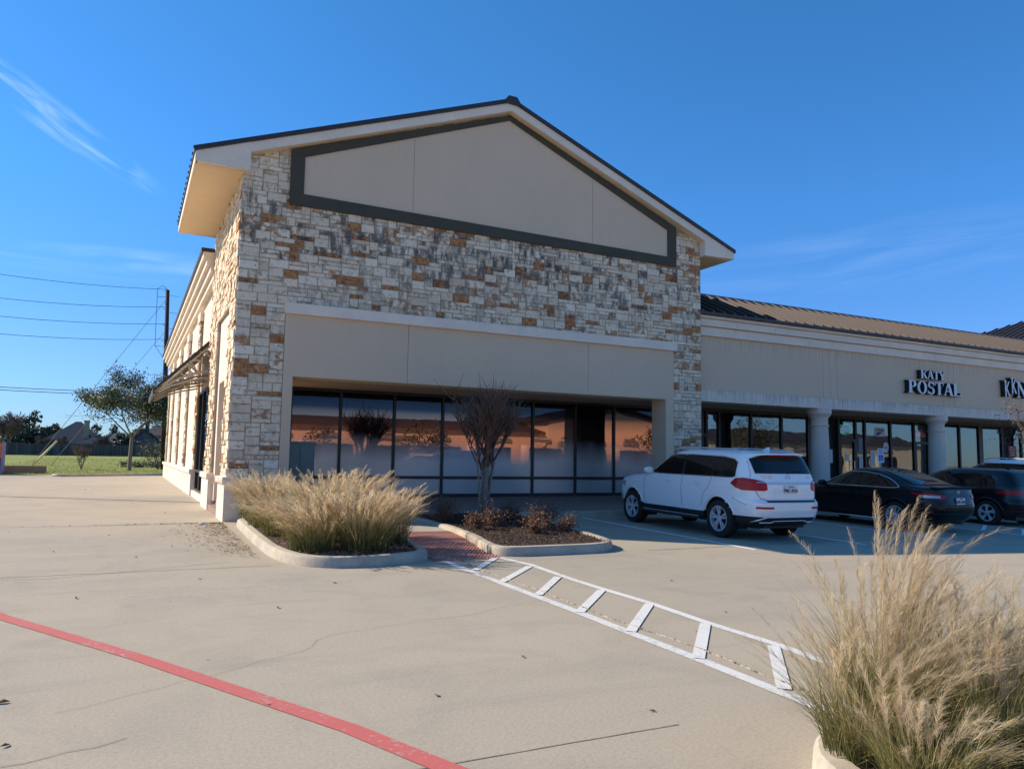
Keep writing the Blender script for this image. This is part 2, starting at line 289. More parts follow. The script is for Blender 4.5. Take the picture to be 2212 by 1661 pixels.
# ------------------------------------------------------------------ mesh helpers
class MB:
    def __init__(s): s.v = []; s.f = []; s.m = []; s.t = []
    def add(s, vs, fs, mi=0, tone=None):
        o = len(s.v); s.v += [tuple(p) for p in vs]
        for f in fs:
            s.f.append(tuple(i+o for i in f)); s.m.append(mi); s.t.append(0 if tone is None else tone)
    def box(s, x0, x1, y0, y1, z0, z1, mi=0, tone=None):
        s.add([(x0, y0, z0), (x1, y0, z0), (x1, y1, z0), (x0, y1, z0), (x0, y0, z1), (x1, y0, z1), (x1, y1, z1), (x0, y1, z1)],
              [(0, 3, 2, 1), (4, 5, 6, 7), (0, 1, 5, 4), (1, 2, 6, 5), (2, 3, 7, 6), (3, 0, 4, 7)], mi, tone)
    def prism(s, poly, a0, a1, ax='y', mi=0):   # poly in the other two axes, extruded a0..a1 along ax
        n = len(poly)
        def P(q, a): return (q[0], a, q[1]) if ax == 'y' else ((a, q[0], q[1]) if ax == 'x' else (q[0], q[1], a))
        vs = [P(q, a0) for q in poly]+[P(q, a1) for q in poly]
        s.add(vs, [tuple(range(n)), tuple(range(2*n-1, n-1, -1))]+[(i, (i+1) % n, (i+1) % n+n, i+n) for i in range(n)], mi)
    def tube(s, pts, rad, n=6, mi=0, tone=None, cap=True):
        pts = [Vector(p) for p in pts]; k = len(pts)
        if isinstance(rad, (int, float)): rad = [rad]*k
        vs = []; u = None
        for i, p in enumerate(pts):
            d = (pts[min(i+1, k-1)]-pts[max(i-1, 0)]).normalized()
            if u is None: u = d.cross(Vector((0, 0, 1)) if abs(d.z) < .9 else Vector((1, 0, 0))).normalized()
            else:
                u = (u-d*u.dot(d)); u = u.normalized() if u.length > 1e-6 else d.orthogonal().normalized()
            w = d.cross(u)
            for j in range(n):
                a = 2*math.pi*j/n; vs.append(p+(u*math.cos(a)+w*math.sin(a))*rad[i])
        fs = [(i*n+j, i*n+(j+1) % n, (i+1)*n+(j+1) % n, (i+1)*n+j) for i in range(k-1) for j in range(n)]
        if cap: fs += [tuple(range(n-1, -1, -1)), tuple(range((k-1)*n, k*n))]
        s.add(vs, fs, mi, tone)
    def lathe(s, prof, axis='z', c=(0, 0, 0), n=32, mi=0):   # prof (r, h)
        vs = []
        for r, h in prof:
            for j in range(n):
                a = 2*math.pi*j/n; x, y = r*math.cos(a), r*math.sin(a)
                vs.append((c[0]+x, c[1]+y, c[2]+h) if axis == 'z' else (c[0]+h, c[1]+x, c[2]+y))
        s.add(vs, [(i*n+j, i*n+(j+1) % n, (i+1)*n+(j+1) % n, (i+1)*n+j) for i in range(len(prof)-1) for j in range(n)], mi)
    def build(s, name, mats, parent=None, smooth=False, tone=False):
        me = bpy.data.meshes.new(name); me.from_pydata(s.v, [], s.f)
        if not isinstance(mats, (list, tuple)): mats = [mats]
        for q in mats: me.materials.append(MT[q])
        if len(mats) > 1: me.polygons.foreach_set('material_index', s.m)
        if tone: me.attributes.new('tone', 'FLOAT', 'FACE').data.foreach_set('value', s.t)
        if smooth: me.polygons.foreach_set('use_smooth', [True]*len(s.f))
        me.update(); o = bpy.data.objects.new(name, me); C.objects.link(o)
        if parent: o.parent = parent
        if smooth == 'auto':
            me.set_sharp_from_angle(angle=R(38))
        return o
def tag(o, label, cat, group=None):
    o['label'] = label; o['category'] = cat
    if group: o['group'] = group
    return o
def struct(o, kind='structure'): o['kind'] = kind; return o
def thing(name, label, cat, loc=(0, 0, 0), rz=0, group=None):
    o = bpy.data.objects.new(name, None); C.objects.link(o); o.location = loc; o.rotation_euler = (0, 0, rz); o.empty_display_size = .2
    return tag(o, label, cat, group)
def copy_tree(o, parent=None):
    c = o.copy(); C.objects.link(c); c.parent = parent
    for ch in list(o.children): copy_tree(ch, c)
    return c
def text(body, size, name, mat, parent, mtx, ext=.002, sx=1, bold=0):
    cu = bpy.data.curves.new(name, 'FONT'); cu.body = body; cu.size = size; cu.extrude = ext; cu.align_x = 'CENTER'; cu.align_y = 'CENTER'; cu.offset = bold
    t = bpy.data.objects.new(name, cu); C.objects.link(t); dg = bpy.context.evaluated_depsgraph_get()
    me = bpy.data.meshes.new_from_object(t.evaluated_get(dg)); bpy.data.objects.remove(t)
    me.materials.clear(); me.materials.append(MT[mat]); me.transform(Matrix.Scale(sx, 4, (1, 0, 0))); me.transform(mtx)
    o = bpy.data.objects.new(name, me); C.objects.link(o); o.parent = parent; return o
def gz(y):
    return 0 if y < 9 else (.02*(y-9) if y < 16.5 else .15)
def gz2(y):
    if y < 49: return gz(y)
    return .15+(y-49)*.0058 if y > 52 else .15+.02
# ------------------------------------------------------------------ ground
g = MB(); ys = [-400, -60, 0, 5, 9, 16.5, 30, 49, 60, 100, 140, 200, 500, 1500]
zs = [gz(y) if y < 49 else .15+(y-49)*.004 for y in ys]; zs[-3:] = [.4, .3, .3]
xs = [-900, -100, -20, 0, 20, 60, 200, 900]
g.add([(x, y, z) for y, z in zip(ys, zs) for x in xs], [(j*len(xs)+i, j*len(xs)+i+1, (j+1)*len(xs)+i+1, (j+1)*len(xs)+i) for j in range(len(ys)-1) for i in range(len(xs)-1)])
struct(g.build('ground', 'concrete'))
def sheet(name, quads, mat, dz=.004, zf=gz, parent=None):
    b = MB()
    for q in quads: b.add([(x, y, zf(y)+dz) for x, y in q], [tuple(range(len(q)))])
    return b.build(name, mat, parent)
def strip_pts(pts, w):
    L = []; Rr = []
    for i, p in enumerate(pts):
        a = Vector(pts[max(i-1, 0)]); b = Vector(pts[min(i+1, len(pts)-1)]); d = (b-a).normalized(); n = Vector((-d.y, d.x))*w/2; p = Vector(p)
        L.append(p+n); Rr.append(p-n)
    return [[L[i], Rr[i], Rr[i+1], L[i+1]] for i in range(len(pts)-1)]
def dens(pts, step=.5):
    out = []
    for a, b in zip(pts, pts[1:]):
        n = max(1, int(math.dist(a, b)/step))
        out += [(a[0]+(b[0]-a[0])*k/n, a[1]+(b[1]-a[1])*k/n) for k in range(n)]
    return out+[pts[-1]]
rnd = random.Random(5)
rl = [(-16, 38), (-9, 24), (-4.2, 15.4), (-1.9, 10.8), (-.98, 8.86), (.17, 6.77), (.74, 5.62), (1.26, 4.58), (1.57, 3.80), (2.6, 1.6), (4, -1.5)]
tag(sheet('fire_lane_line', strip_pts(dens(rl), .135), 'paint_red', .005), 'long faded red painted line crossing the pale concrete in front', 'painted line')
# crosswalk: side lines + rungs, all one painted marking
b = MB()
def addq(b, q, dz): b.add([(x, y, gz(y)+dz) for x, y in q], [tuple(range(len(q)))])
low = [(4.36, 10.95), (4.37, 9.6), (4.38, 8.86), (4.33, 7.05), (4.28, 6.08), (4.24, 5.05), (4.18, 4.01), (4.15, 3.6)]
upp = [(5.30, 10.98), (5.46, 10.17), (5.37, 8.18), (5.35, 7.08), (5.25, 6.02), (5.22, 5.11), (5.15, 4.59), (5.1, 3.9)]
for q in strip_pts(dens(low), .12): addq(b, q, .005)
cw = thing('crosswalk_marking', 'white painted ladder crosswalk leading from the red tactile ramp', 'crosswalk')
lo_ = b.build('side_line', 'paint_worn', cw); b = MB()
for q in strip_pts(dens(upp), .11): addq(b, q, .005)
b.build('side_line', 'paint_white', cw)
for p, q in (((4.46, 9.96), (5.22, 10.90)), ((4.42, 9.02), (5.36, 10.02)), ((4.41, 8.02), (5.32, 9.12)), ((4.32, 6.96), (5.30, 8.02)), ((4.30, 6.02), (5.30, 7.06)), ((4.24, 5.0), (5.20, 6.02)), ((4.25, 4.1), (5.15, 5.08))):
    b = MB()
    for s_ in strip_pts(dens([p, q]), .105): addq(b, s_, .009)
    b.build('rung', 'paint_white', cw)
# parking stall lines
for i, (x, yn, yf, lb) in enumerate(((10.2, 10.45, 16.4, 'thin white stall line running along the near side of the white SUV'), (13.02, 10.4, 16.4, 'thin white stall line between the white SUV and the black sedan, nearer the SUV'),
                                (15.72, 10.5, 16.4, 'thin white stall line beside the left side of the black sedan'), (18.5, 10.4, 16.4, 'thin white line just right of the black sedan, edge of the hatched bay'))):
    tag(sheet('stall_line', strip_pts(dens([(x, yn), (x+.03, yf)], 1), .10), 'paint_stall', .005), lb, 'painted line', 'parking stall lines')
hb = thing('hatched_marking', 'white hatched access aisle painted between black sedan and dark hatchback', 'painted marking')
for k in range(6):
    b = MB(); y0 = 10.6+k*.95
    for q in strip_pts(dens([(18.6, y0), (20.0, y0+.8)], .7), .09): addq(b, q, .009)
    b.build('hatch_stripe', 'paint_stall', hb)
b = MB()
for q in strip_pts(dens([(20.05, 10.4), (20.05, 16.4)], 1), .1): addq(b, q, .005)
b.build('edge_stripe', 'paint_stall', hb)
# joints and cracks
def wob(pts, amp, step=.25):
    return [(x+rnd.uniform(-amp, amp), y+rnd.uniform(-amp, amp)) for x, y in dens(pts, step)]
jt = MB()
for pts, w, a in (([(-30, 17.05), (1.8, 17.1)], .022, .012), ([(-30, 11.25), (1.9, 11.2)], .014, .02), ([(8.2, 10.95), (45, 11.2)], .02, .004), ([(-12, 3.95), (3.1, 3.84)], .009, .003), ([(5.6, 3.75), (30, 3.6)], .016, .003),
                  ([(-30, 30), (1.9, 30)], .02, .01), ([(-10.5, 3), (-10.5, 50)], .02, .005), ([(20, -5), (20, 10.4)], .015, .003)):
    for q in strip_pts(wob(pts, a), w): addq(jt, q, .003)
struct(jt.build('pavement_joint', 'joint_dark'))
ck = MB()
for pts, w in (([(-.3, 5.55), (.55, 6.0), (1.35, 6.45), (1.7, 6.95), (2.5, 7.15), (3.2, 7.3), (4.3, 7.75)], .0035), ([(-4.2, 10.9), (-2.4, 11.3), (-.8, 10.95), (1.4, 11.7)], .009), ([(-1, 4.6), (.1, 4.9)], .006)):
    for q in strip_pts(wob(pts, .035, .16), w): addq(ck, q, .004)
struct(ck.build('pavement_crack', 'joint_dark'))
gt = MB()
pts = wob([(4.63, 10.9), (4.55, 9.93), (4.58, 8.48), (4.46, 6.5), (4.48, 5.65), (4.46, 4.96), (4.39, 4.44), (4.33, 3.6)], .008, .1)
gt.tube([(x, y, gz(y)+.004) for x, y in pts], [rnd.uniform(.004, .014) for _ in pts], 5)
struct(gt.build('crack_filler', 'crack_fill', smooth=True))
# ------------------------------------------------------------------ sidewalk and islands
b = MB()
b.add([(2.2, 16.6, .29), (48, 16.6, .29), (48, 20.3, .48), (2.2, 20.3, .48), (2.2, 22.4, .48), (4.0, 22.4, .48), (4.0, 20.3, .48)], [(0, 1, 2, 3), (3, 6, 5, 4)])
struct(b.build('brick_sidewalk', 'brick_pave'))
b = MB(); b.add([(8.3, 16.45, .14), (48, 16.45, .14), (48, 16.45, .295), (8.3, 16.45, .295), (8.3, 16.62, .30), (48, 16.62, .30)], [(0, 1, 2, 3), (3, 2, 5, 4)])
struct(b.build('sidewalk_curb', 'curb'))
def island(poly, name, fill='mulch', z0=gz, w=.16, h=.15, closed=True, cut=0):
    P = [Vector(p) for p in poly]
    # smooth by Chaikin, skipping straight back edge
    for _ in range(2):
        Q = []
        for i in range(len(P)):
            a, c = P[i], P[(i+1) % len(P)]; Q += [a*.75+c*.25, a*.25+c*.75]
        P = Q
    n = len(P); area = sum(P[i].x*P[(i+1) % n].y-P[(i+1) % n].x*P[i].y for i in range(n)); sgn = 1 if area > 0 else -1
    prof = [(-.015, -.05), (0, .0), (.01, h*.75), (.035, h*.96), (.07, h), (w-.02, h), (w, h-.02), (w, h-.08)]
    b = MB(); vs = []
    for i in range(n):
        d = (P[(i+1) % n]-P[i-1]).normalized(); nr = Vector((-d.y, d.x))*sgn
        for o, z in prof:
            q = P[i]+nr*o; vs.append((q.x, q.y, z0(P[i].y)+z))
    k = len(prof); b.add(vs, [(i*k+j, ((i+1) % n)*k+j, ((i+1) % n)*k+j+1, i*k+j+1) for i in range(n) for j in range(k-1)])
    o = b.build(name, 'curb', smooth='auto')
    fl = MB(); cx = sum(p.x for p in P)/n; cy = sum(p.y for p in P)/n; rr = random.Random(3)
    rings = [1, .92, .75, .5, .25, 0]; vs = []
    for q in rings:
        for i in range(n):
            d = (P[(i+1) % n]-P[i-1]).normalized(); nr = Vector((-d.y, d.x))*sgn; e = P[i]+nr*(w-.02)
            x = cx+(e.x-cx)*q; y = cy+(e.y-cy)*q; vs.append((x, y, z0(y)+h-.035+(1-q)*.05+rr.uniform(-.012, .012)))
    fl.add(vs, [(a*n+i, a*n+(i+1) % n, (a+1)*n+(i+1) % n, (a+1)*n+i) for a in range(len(rings)-1) for i in range(n)])
    struct(fl.build('planting_bed', fill, smooth=True)); return o, P
LI = [(2.06, 17.05), (2.0, 15.0), (1.98, 13.0), (2.0, 11.9), (2.2, 11.05), (2.6, 10.72), (3.15, 10.66), (3.75, 10.8), (4.15, 11.0), (4.28, 11.4), (4.35, 12.2), (4.5, 13.8), (4.62, 15.2), (4.62, 17.05)]
RI = [(5.38, 10.98), (6.4, 10.95), (7.3, 10.95), (7.75, 11.3), (7.95, 12.1), (8.2, 14.0), (8.35, 15.4), (8.35, 17.0), (5.5, 17.0), (5.6, 15.6), (5.72, 14.0), (5.55, 12.6), (5.3, 11.5)]
FI = [(3.04, 2.2), (3.06, 2.68), (3.26, 3.0), (3.68, 3.24), (4.6, 3.36), (7, 3.34), (10, 3.3), (13, 2.6), (12.5, -1), (5, -1.2), (3.4, -.6), (3.0, .9)]
tag(island(LI, 'curb')[0], 'rounded concrete curb around the left bed of feathery grass', 'curb')
tag(island(RI, 'curb')[0], 'rounded concrete curb around the mulched bed with the bare tree', 'curb')
tag(island(FI, 'curb')[0], 'concrete curb under the tall grass at the lower right corner', 'curb')
# ramp: tactile part with truncated domes, concrete part behind
b = MB(); b.add([(4.2, 10.85, .042), (5.36, 10.9, .042), (5.76, 14.0, .16), (4.55, 14.0, .16)], [(0, 1, 2, 3)])
ra = b.build('tactile_ramp', 'tactile'); tag(ra, 'brick red tactile ramp with raised domes between two planting beds', 'ramp')
b = MB()
for j in range(46):
    t = (j+.5)/46; xa = 4.2+.35*t; xb = 5.36+.40*t; y = 10.9+3.05*t; z = .042+.118*t
    for i in range(18):
        x = xa+.05+(xb-xa-.06)*(i+.5*(j % 2))/18; r = .019
        vs = [(x+r*k*math.cos(a), y+r*k*math.sin(a), z+hh) for k, hh in ((1, 0), (.6, .011)) for a in [2*math.pi*q/6 for q in range(6)]]
        b.add(vs, [(q, (q+1) % 6, (q+1) % 6+6, q+6) for q in range(6)]+[(6, 7, 8, 9, 10, 11)])
dm = b.build('dome_field', 'tactile', ra)
b = MB(); b.add([(4.55, 14.0, .165), (5.76, 14.0, .165), (5.6, 16.62, .292), (4.55, 16.62, .292)], [(0, 1, 2, 3)])
struct(b.build('walkway', 'walk_concrete'))
# ------------------------------------------------------------------ ashlar stone generator
def ashlar(u0, u1, v0, v1, rr, uw=.108, vh=.100):
    nu = max(1, round((u1-u0)/uw)); nv = max(1, round((v1-v0)/vh)); uw = (u1-u0)/nu; vh = (v1-v0)/nv
    occ = np.zeros((nv, nu), bool); out = []
    for j in range(nv):
        for i in range(nu):
            if occ[j, i]: continue
            hh = rr.choice((1, 1, 1, 2, 2, 2)); ww = rr.choice((2, 3, 4, 4, 5, 6)) if hh == 1 else rr.choice((2, 3, 3, 4, 4))
            hh = min(hh, nv-j); w = 0
            while w < ww and i+w < nu and not occ[j:j+hh, i+w].any(): w += 1
            if i+w < nu and not occ[j, i+w] and (i+w+1 >= nu or occ[j, i+w+1]): w += 1 if not occ[j:j+hh, i+w].any() else 0
            occ[j:j+hh, i:i+w] = True; out.append((u0+i*uw, v0+j*vh, w*uw, hh*vh))
    return out
def stones(mb, rects, P, rr, clip=None, gap=.0075, proud=.018, rough=.006):
    for u, v, w, h in rects:
        if clip:
            if v+.04 > clip(u+w/2): continue
        g = gap; pr = proud+rr.uniform(-rough, rough); j = lambda: rr.uniform(-.005, .005)
        a = [(u+g+j(), v+g*.7+j()), (u+w-g+j(), v+g*.7+j()), (u+w-g+j(), v+h-g*.7+j()), (u+g+j(), v+h-g*.7+j())]
        if clip: a = [(x, min(y, clip(x)-.01)) for x, y in a]
        c = ((a[0][0]+a[2][0])/2, (a[0][1]+a[2][1])/2); ins = [(x+(.011 if x < c[0] else -.011), y+(.009 if y < c[1] else -.009)) for x, y in a]
        vs = [P(x, y, 0) for x, y in a]+[P(x, y, pr*rr.uniform(.75, 1.2)) for x, y in ins]
        mb.add(vs, [(0, 1, 5, 4), (1, 2, 6, 5), (2, 3, 7, 6), (3, 0, 4, 7), (4, 5, 6, 7)], 0, rr.random())
# ------------------------------------------------------------------ corner building
B = thing('corner_building', 'corner retail building with stone gable front, tan stucco and dark metal roof', 'building')
F = 17.4; XL = 1.95; XR = 14.93; YB = 23.0
xpk = 8.45; zpk = 10.62; zl = 7.80; zr = 7.66
def under(x):   # underside of the sloped soffit / wall top
    return zl+.02+(zpk-zl)*(x-.96)/(xpk-.96) if x < xpk else zr+(zpk-zr)*(15.97-x)/(15.97-xpk)
# masonry core
w = MB()
w.prism([(XL, 1.0), (3.0, 1.0), (3.0, 4.75), (13.9, 4.75), (13.9, .3), (XR, .3), (XR, under(XR)), (xpk, under(xpk)), (XL, under(XL))], F, F+.55)
w.build('front_wall', 'mortar', B)
rr = random.Random(11); s_ = MB(); PF = lambda x, z, p: (x, F-p, z)
rects = [r for r in ashlar(XL-.01, XR, 4.95, 10.6, rr) if not (3.1 < r[0] and r[0]+r[2] < 13.85 and r[1] > 7.35 and r[1]+r[3] < (8.4+.4*(r[0]-3) if r[0] < 8.4 else 10.6-.4*(r[0]-8.4)))]
stones(s_, rects, PF, rr, under)
stones(s_, ashlar(XL-.01, 3.0, 1.08, 4.95, rr), PF, rr)
stones(s_, ashlar(13.9, XR, .3, 4.95, rr), PF, rr)
s_.build('stone_facing', 'limestone', B, tone=True)
# side stone (split faced, rougher)
s_ = MB(); PS = lambda y, z, p: (XL-p, y, z); rr = random.Random(12)
side_clip = lambda y: 7.8
kw = dict(gap=.008, proud=.035, rough=.022)
stones(s_, ashlar(F, YB, 5.0, 7.85, rr), PS, rr, side_clip, **kw)
stones(s_, ashlar(F-.01, 18.6, 1.08, 5.0, rr), PS, rr, **kw)
stones(s_, ashlar(21.1, 22.7, 1.08, 4.6, rr), PS, rr, **kw); stones(s_, ashlar(21.1, YB, 4.6, 5.0, rr), PS, rr, **kw)
s_.build('stone_facing', 'limestone', B, tone=True)
w = MB(); w.box(XL, XL+.5, F+.56, YB, 5.0, 7.9); w.box(XL, 3.0, F+.56, 18.6, .3, 4.99); w.box(XL, XL+.6, 21.1, 22.7, .3, 4.6); w.box(XL, XL+.5, 21.1, YB, 4.6, 4.99); w.box(13.9, XR, F+.56, YB, 3.45, 7.6); w.box(2.5, 13.89, YB-.3, YB, 4, 7.6)
w.build('side_wall', 'mortar', B)
# plinths with caps
p_ = MB()
p_.box(XL-.07, 3.02, F-.07, 18.66, .05, .95); p_.box(XL-.12, 3.06, F-.12, 18.71, .95, 1.09)
p_.build('plinth', 'stucco_pale', B); p_ = MB()
p_.box(XL-.07, XL+.6, 21.0, 22.86, .05, .95); p_.box(XL-.12, XL+.62, 20.94, 22.92, .95, 1.09)
p_.build('plinth', 'stucco_pale', B); p_ = MB()
for y in (18.0, 21.9): p_.box(XL-.074, XL-.068, y, y+.012, .1, .94)
p_ = MB(); p_.box(13.86, XR+.04, F-.05, F+.3, .2, .62); p_.build('plinth', 'stucco_pale', B)
# stucco side panel with opening
q = MB(); q.box(XL+.06, XL+.5, 18.6, 21.1, 3.37, 4.99); q.box(XL+.06, XL+.5, 20.75, 21.1, .4, 3.37)
q.build('side_stucco_panel', 'stucco_pink', B)
q = MB(); q.box(XL-.05, 2.3, 18.72, 20.93, .1, .3); q.box(XL+.12, 2.4, 18.72, 20.93, .3, .46); q.build('brick_step', 'brick_pave', B)
# stucco front: surround + header
q = MB(); q.box(3.0, 3.21, F-.03, F+.62, .3, 3.35); q.box(13.62, 13.9, F-.03, F+.62, .3, 3.35)
for a, c in ((3.0, 5.89), (5.90, 11.0), (11.01, 13.9)): q.box(a, c, F-.03, F+.62, 3.35, 4.74)
q.build('stucco_front', 'stucco', B)
q = MB(); q.box(2.97, 13.94, F-.13, F+.02, 4.74, 4.98); q.build('ledge', 'beam_paint', B)
q = MB(); q.box(3.212, 13.618, F-.028, F+.66, 3.335, 3.348); q.build('opening_soffit', 'soffit', B)
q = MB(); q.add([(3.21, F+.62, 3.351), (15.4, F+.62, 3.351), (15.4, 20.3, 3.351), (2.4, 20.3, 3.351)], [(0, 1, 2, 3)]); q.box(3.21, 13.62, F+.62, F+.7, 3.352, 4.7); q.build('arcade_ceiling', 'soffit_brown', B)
# gable panel and green frame
out = [(2.96, 7.25), (13.98, 7.22), (13.98, 8.38), (8.5, 10.70), (2.96, 8.53)]; inn = [(3.27, 7.53), (13.68, 7.48), (13.68, 8.27), (8.5, 10.44), (3.27, 8.41)]
out = [(x, min(z, under(x)-.02)) for x, z in out]
q = MB(); q.prism(inn, F-.035, F+.01); 
q.build('gable_panel', 'stucco', B)
for x, z1 in ((5.9, 9.4), (11.1, 9.35)): jl = MB(); jl.box(x, x+.012, F-.038, F-.03, 7.52, z1); jl.build('panel_joint', 'stucco_line', B)
q = MB(); n = 5
vs = [(x, F-.075, z) for x, z in out]+[(x, F-.075, z) for x, z in inn]+[(x, F+.0, z) for x, z in out]+[(x, F-.0, z) for x, z in inn]
fs = []
for i in range(n):
    j = (i+1) % n; fs += [(i, j, 5+j, 5+i), (i, 10+i, 10+j, j), (5+i, 5+j, 15+j, 15+i)]
q.add(vs, fs); q.build('gable_frame', 'trim_green', B)
# roof
YF = 17.13; YR = 23.15
rf = MB(); T = .0
zt = lambda x: under(x)+.235
def slab(mb, xa, xb, y0, y1, lo, hi):
    mb.prism([(xa, under(xa)+lo), (xb, under(xb)+lo), (xb, under(xb)+hi), (xa, under(xa)+hi)], y0, y1)
slab(rf, .90, xpk, YF-.05, YR+.05, .215, .27); slab(rf, xpk, 16.03, YF-.05, YR+.05, .215, .27)
y = YF-.03
while y < YR+.05:
    slab(rf, .88, xpk, y, y+.035, .27, .325); slab(rf, xpk, 16.05, y, y+.035, .27, .325); y += .42
roof = rf.build('roof', 'bronze', B)
rc = MB(); rc.prism([(xpk-.28, under(xpk-.28)+.25), (xpk+.28, under(xpk+.28)+.25), (xpk+.12, zpk+.36), (xpk-.12, zpk+.36)], YF-.06, YR+.06); rc.build('ridge_cap', 'bronze', roof)
fa = MB()
slab(fa, 2.05, xpk, YF, YF+.09, -.01, .21); slab(fa, xpk, 14.9, YF, YF+.09, -.01, .21)
fa.prism([(.96, zl), (2.06, zl), (2.06, under(2.06)+.212), (.96, under(.96)+.212)], YF-.005, F-.035)
fa.prism([(14.88, zr-.02), (15.97, zr+.0), (15.97, under(15.97)+.212), (14.88, under(14.88)+.212)], YF-.005, F-.035)
fa.box(.93, .98, YF-.006, YR, zl, under(.96)+.2); fa.box(15.95, 16.0, YF-.006, YR, zr, under(15.97)+.2)
fa.build('fascia', 'beam_paint', roof)
so = MB(); so.box(.97, XL+.02, YF+.1, YR, zl-.012, zl+.03); so.box(XR-.02, 15.96, YF+.1, YR, zr-.02, zr+.03)
slab(so, 2.06, xpk, YF+.05, F+.1, -.014, .03); slab(so, xpk, 14.88, YF+.05, F+.1, -.014, .03)
so.box(.97, 2.04, YR-.03, YR-.001, zl+.03, under(.97)+.2)
so.build('soffit', 'soffit', roof)
bk = MB(); bk.prism([(XL, 7.6), (XR, 7.6), (XR, under(XR)), (xpk, under(xpk)), (XL, under(XL))], YB-.2, YB); bk.build('rear_gable', 'stucco', B)
# storefront of the empty unit
WY = 20.2
mull = [3.0, 3.72, 5.02, 6.51, 7.94, 9.36, 10.84, 12.33, 13.76, 15.32]
for i, (a, c) in enumerate(zip(mull, mull[1:])):
    fr_ = MB(); hw = .035
    fr_.box(a-hw, a+hw, WY-.06, WY+.06, .50, 3.34); fr_.box(a+hw, c-hw, WY-.06, WY+.06, .48, .57); fr_.box(a+hw, c-hw, WY-.06, WY+.06, .98, 1.06); fr_.box(a+hw, c-hw, WY-.061, WY+.06, 3.27, 3.345)
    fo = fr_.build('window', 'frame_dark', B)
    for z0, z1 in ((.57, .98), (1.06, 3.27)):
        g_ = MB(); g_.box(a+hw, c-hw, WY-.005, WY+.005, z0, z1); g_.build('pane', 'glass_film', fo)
q = MB(); q.box(2.45, 2.95, WY-.05, WY+.2, .4, 3.4); q.build('arcade_end_wall', 'stucco', B)
# ---- side wing running back
Wg = MB(); SX = 2.1
Wg.box(SX, SX+.3, 27.95, 50, 1.0, 6.7); Wg.box(SX, SX+.3, 23.0, 27.95, 3.62, 6.7); Wg.box(SX, SX+.5, 22.7, 23.3, .1, 3.62)
Wg.build('wing_wall', 'stucco_pink', B)
q = MB()
q.box(SX-.14, SX+.3, 28.2, 50.1, .05, .9); q.box(SX-.2, SX+.3, 28.1, 50.2, .9, 1.04)
for y in np.arange(29.5, 50, 1.25): q.box(SX-.146, SX-.138, y, y+.012, .1, .89)
q.box(SX-.146, SX-.138, 28.2, 50.1, .46, .474)
q.build('wing_plinth', 'stucco_pale', B)
rr = random.Random(21); PW = lambda y, z, p: (SX-.055-p, y, z)
for y0, y1, zt_ in ((27.95, 28.85, 6.1), (33.2, 34.2, 6.1), (38.6, 39.7, 6.1), (44.4, 45.5, 6.1), (49.2, 50.1, 6.1)):
    pm = MB(); pm.box(SX-.05, SX+.02, y0, y1, 1.04, zt_)
    po = pm.build('pilaster', 'mortar', B)
    sm = MB(); stones(sm, ashlar(y0, y1, 1.05, zt_, rr), PW, rr, gap=.006, proud=.035, rough=.02); sm.build('stone_facing', 'limestone', po, tone=True)
    cm = MB(); cm.box(SX-.13, SX+.02, y0-.06, y1+.06, zt_, zt_+.32); cm.build('pilaster_cap', 'stucco_pale', po)
cp = MB()
for x0, z0, z1 in ((1.93, 6.6, 6.78), (1.83, 6.78, 6.97), (1.72, 6.97, 7.16), (1.62, 7.16, 7.32)): cp.box(x0, SX+.3, 23.02, 50.3+(1.93-x0), z0, z1)
cp.build('cornice', 'stucco_pale', B)
cp = MB(); cp.box(1.56, SX+1.5, 23.01, 50.7, 7.32, 7.43); cp.build('parapet_cap', 'bronze', B)
# bay window under awning
fm = MB()
for y in (23.3, 24.8, 26.3, 27.85): fm.box(SX-.02, SX+.1, y, y+.08, .38, 3.6)
for z in (.34, .96, 3.54): fm.box(SX-.021, SX+.1, 23.3, 27.93, z, z+.08)
fo = fm.build('side_window', 'frame_dark', B)
for a, c in ((23.38, 24.8), (24.88, 26.3), (26.38, 27.85)):
    for z0, z1 in ((.42, .96), (1.04, 3.54)):
        g_ = MB(); g_.box(SX+.03, SX+.04, a, c, z0, z1); g_.build('pane', 'glass_strip', fo)
q = MB(); q.box(SX-.1, SX+.1, 22.9, 28.1, .1, .34); q.build('window_sill', 'stucco_pale', B)
# room behind side window kept closed
q = MB(); q.box(SX+.8, SX+.85, 23.0, 28.2, 0, 4); q.build('inner_wall', 'beam_paint', B)
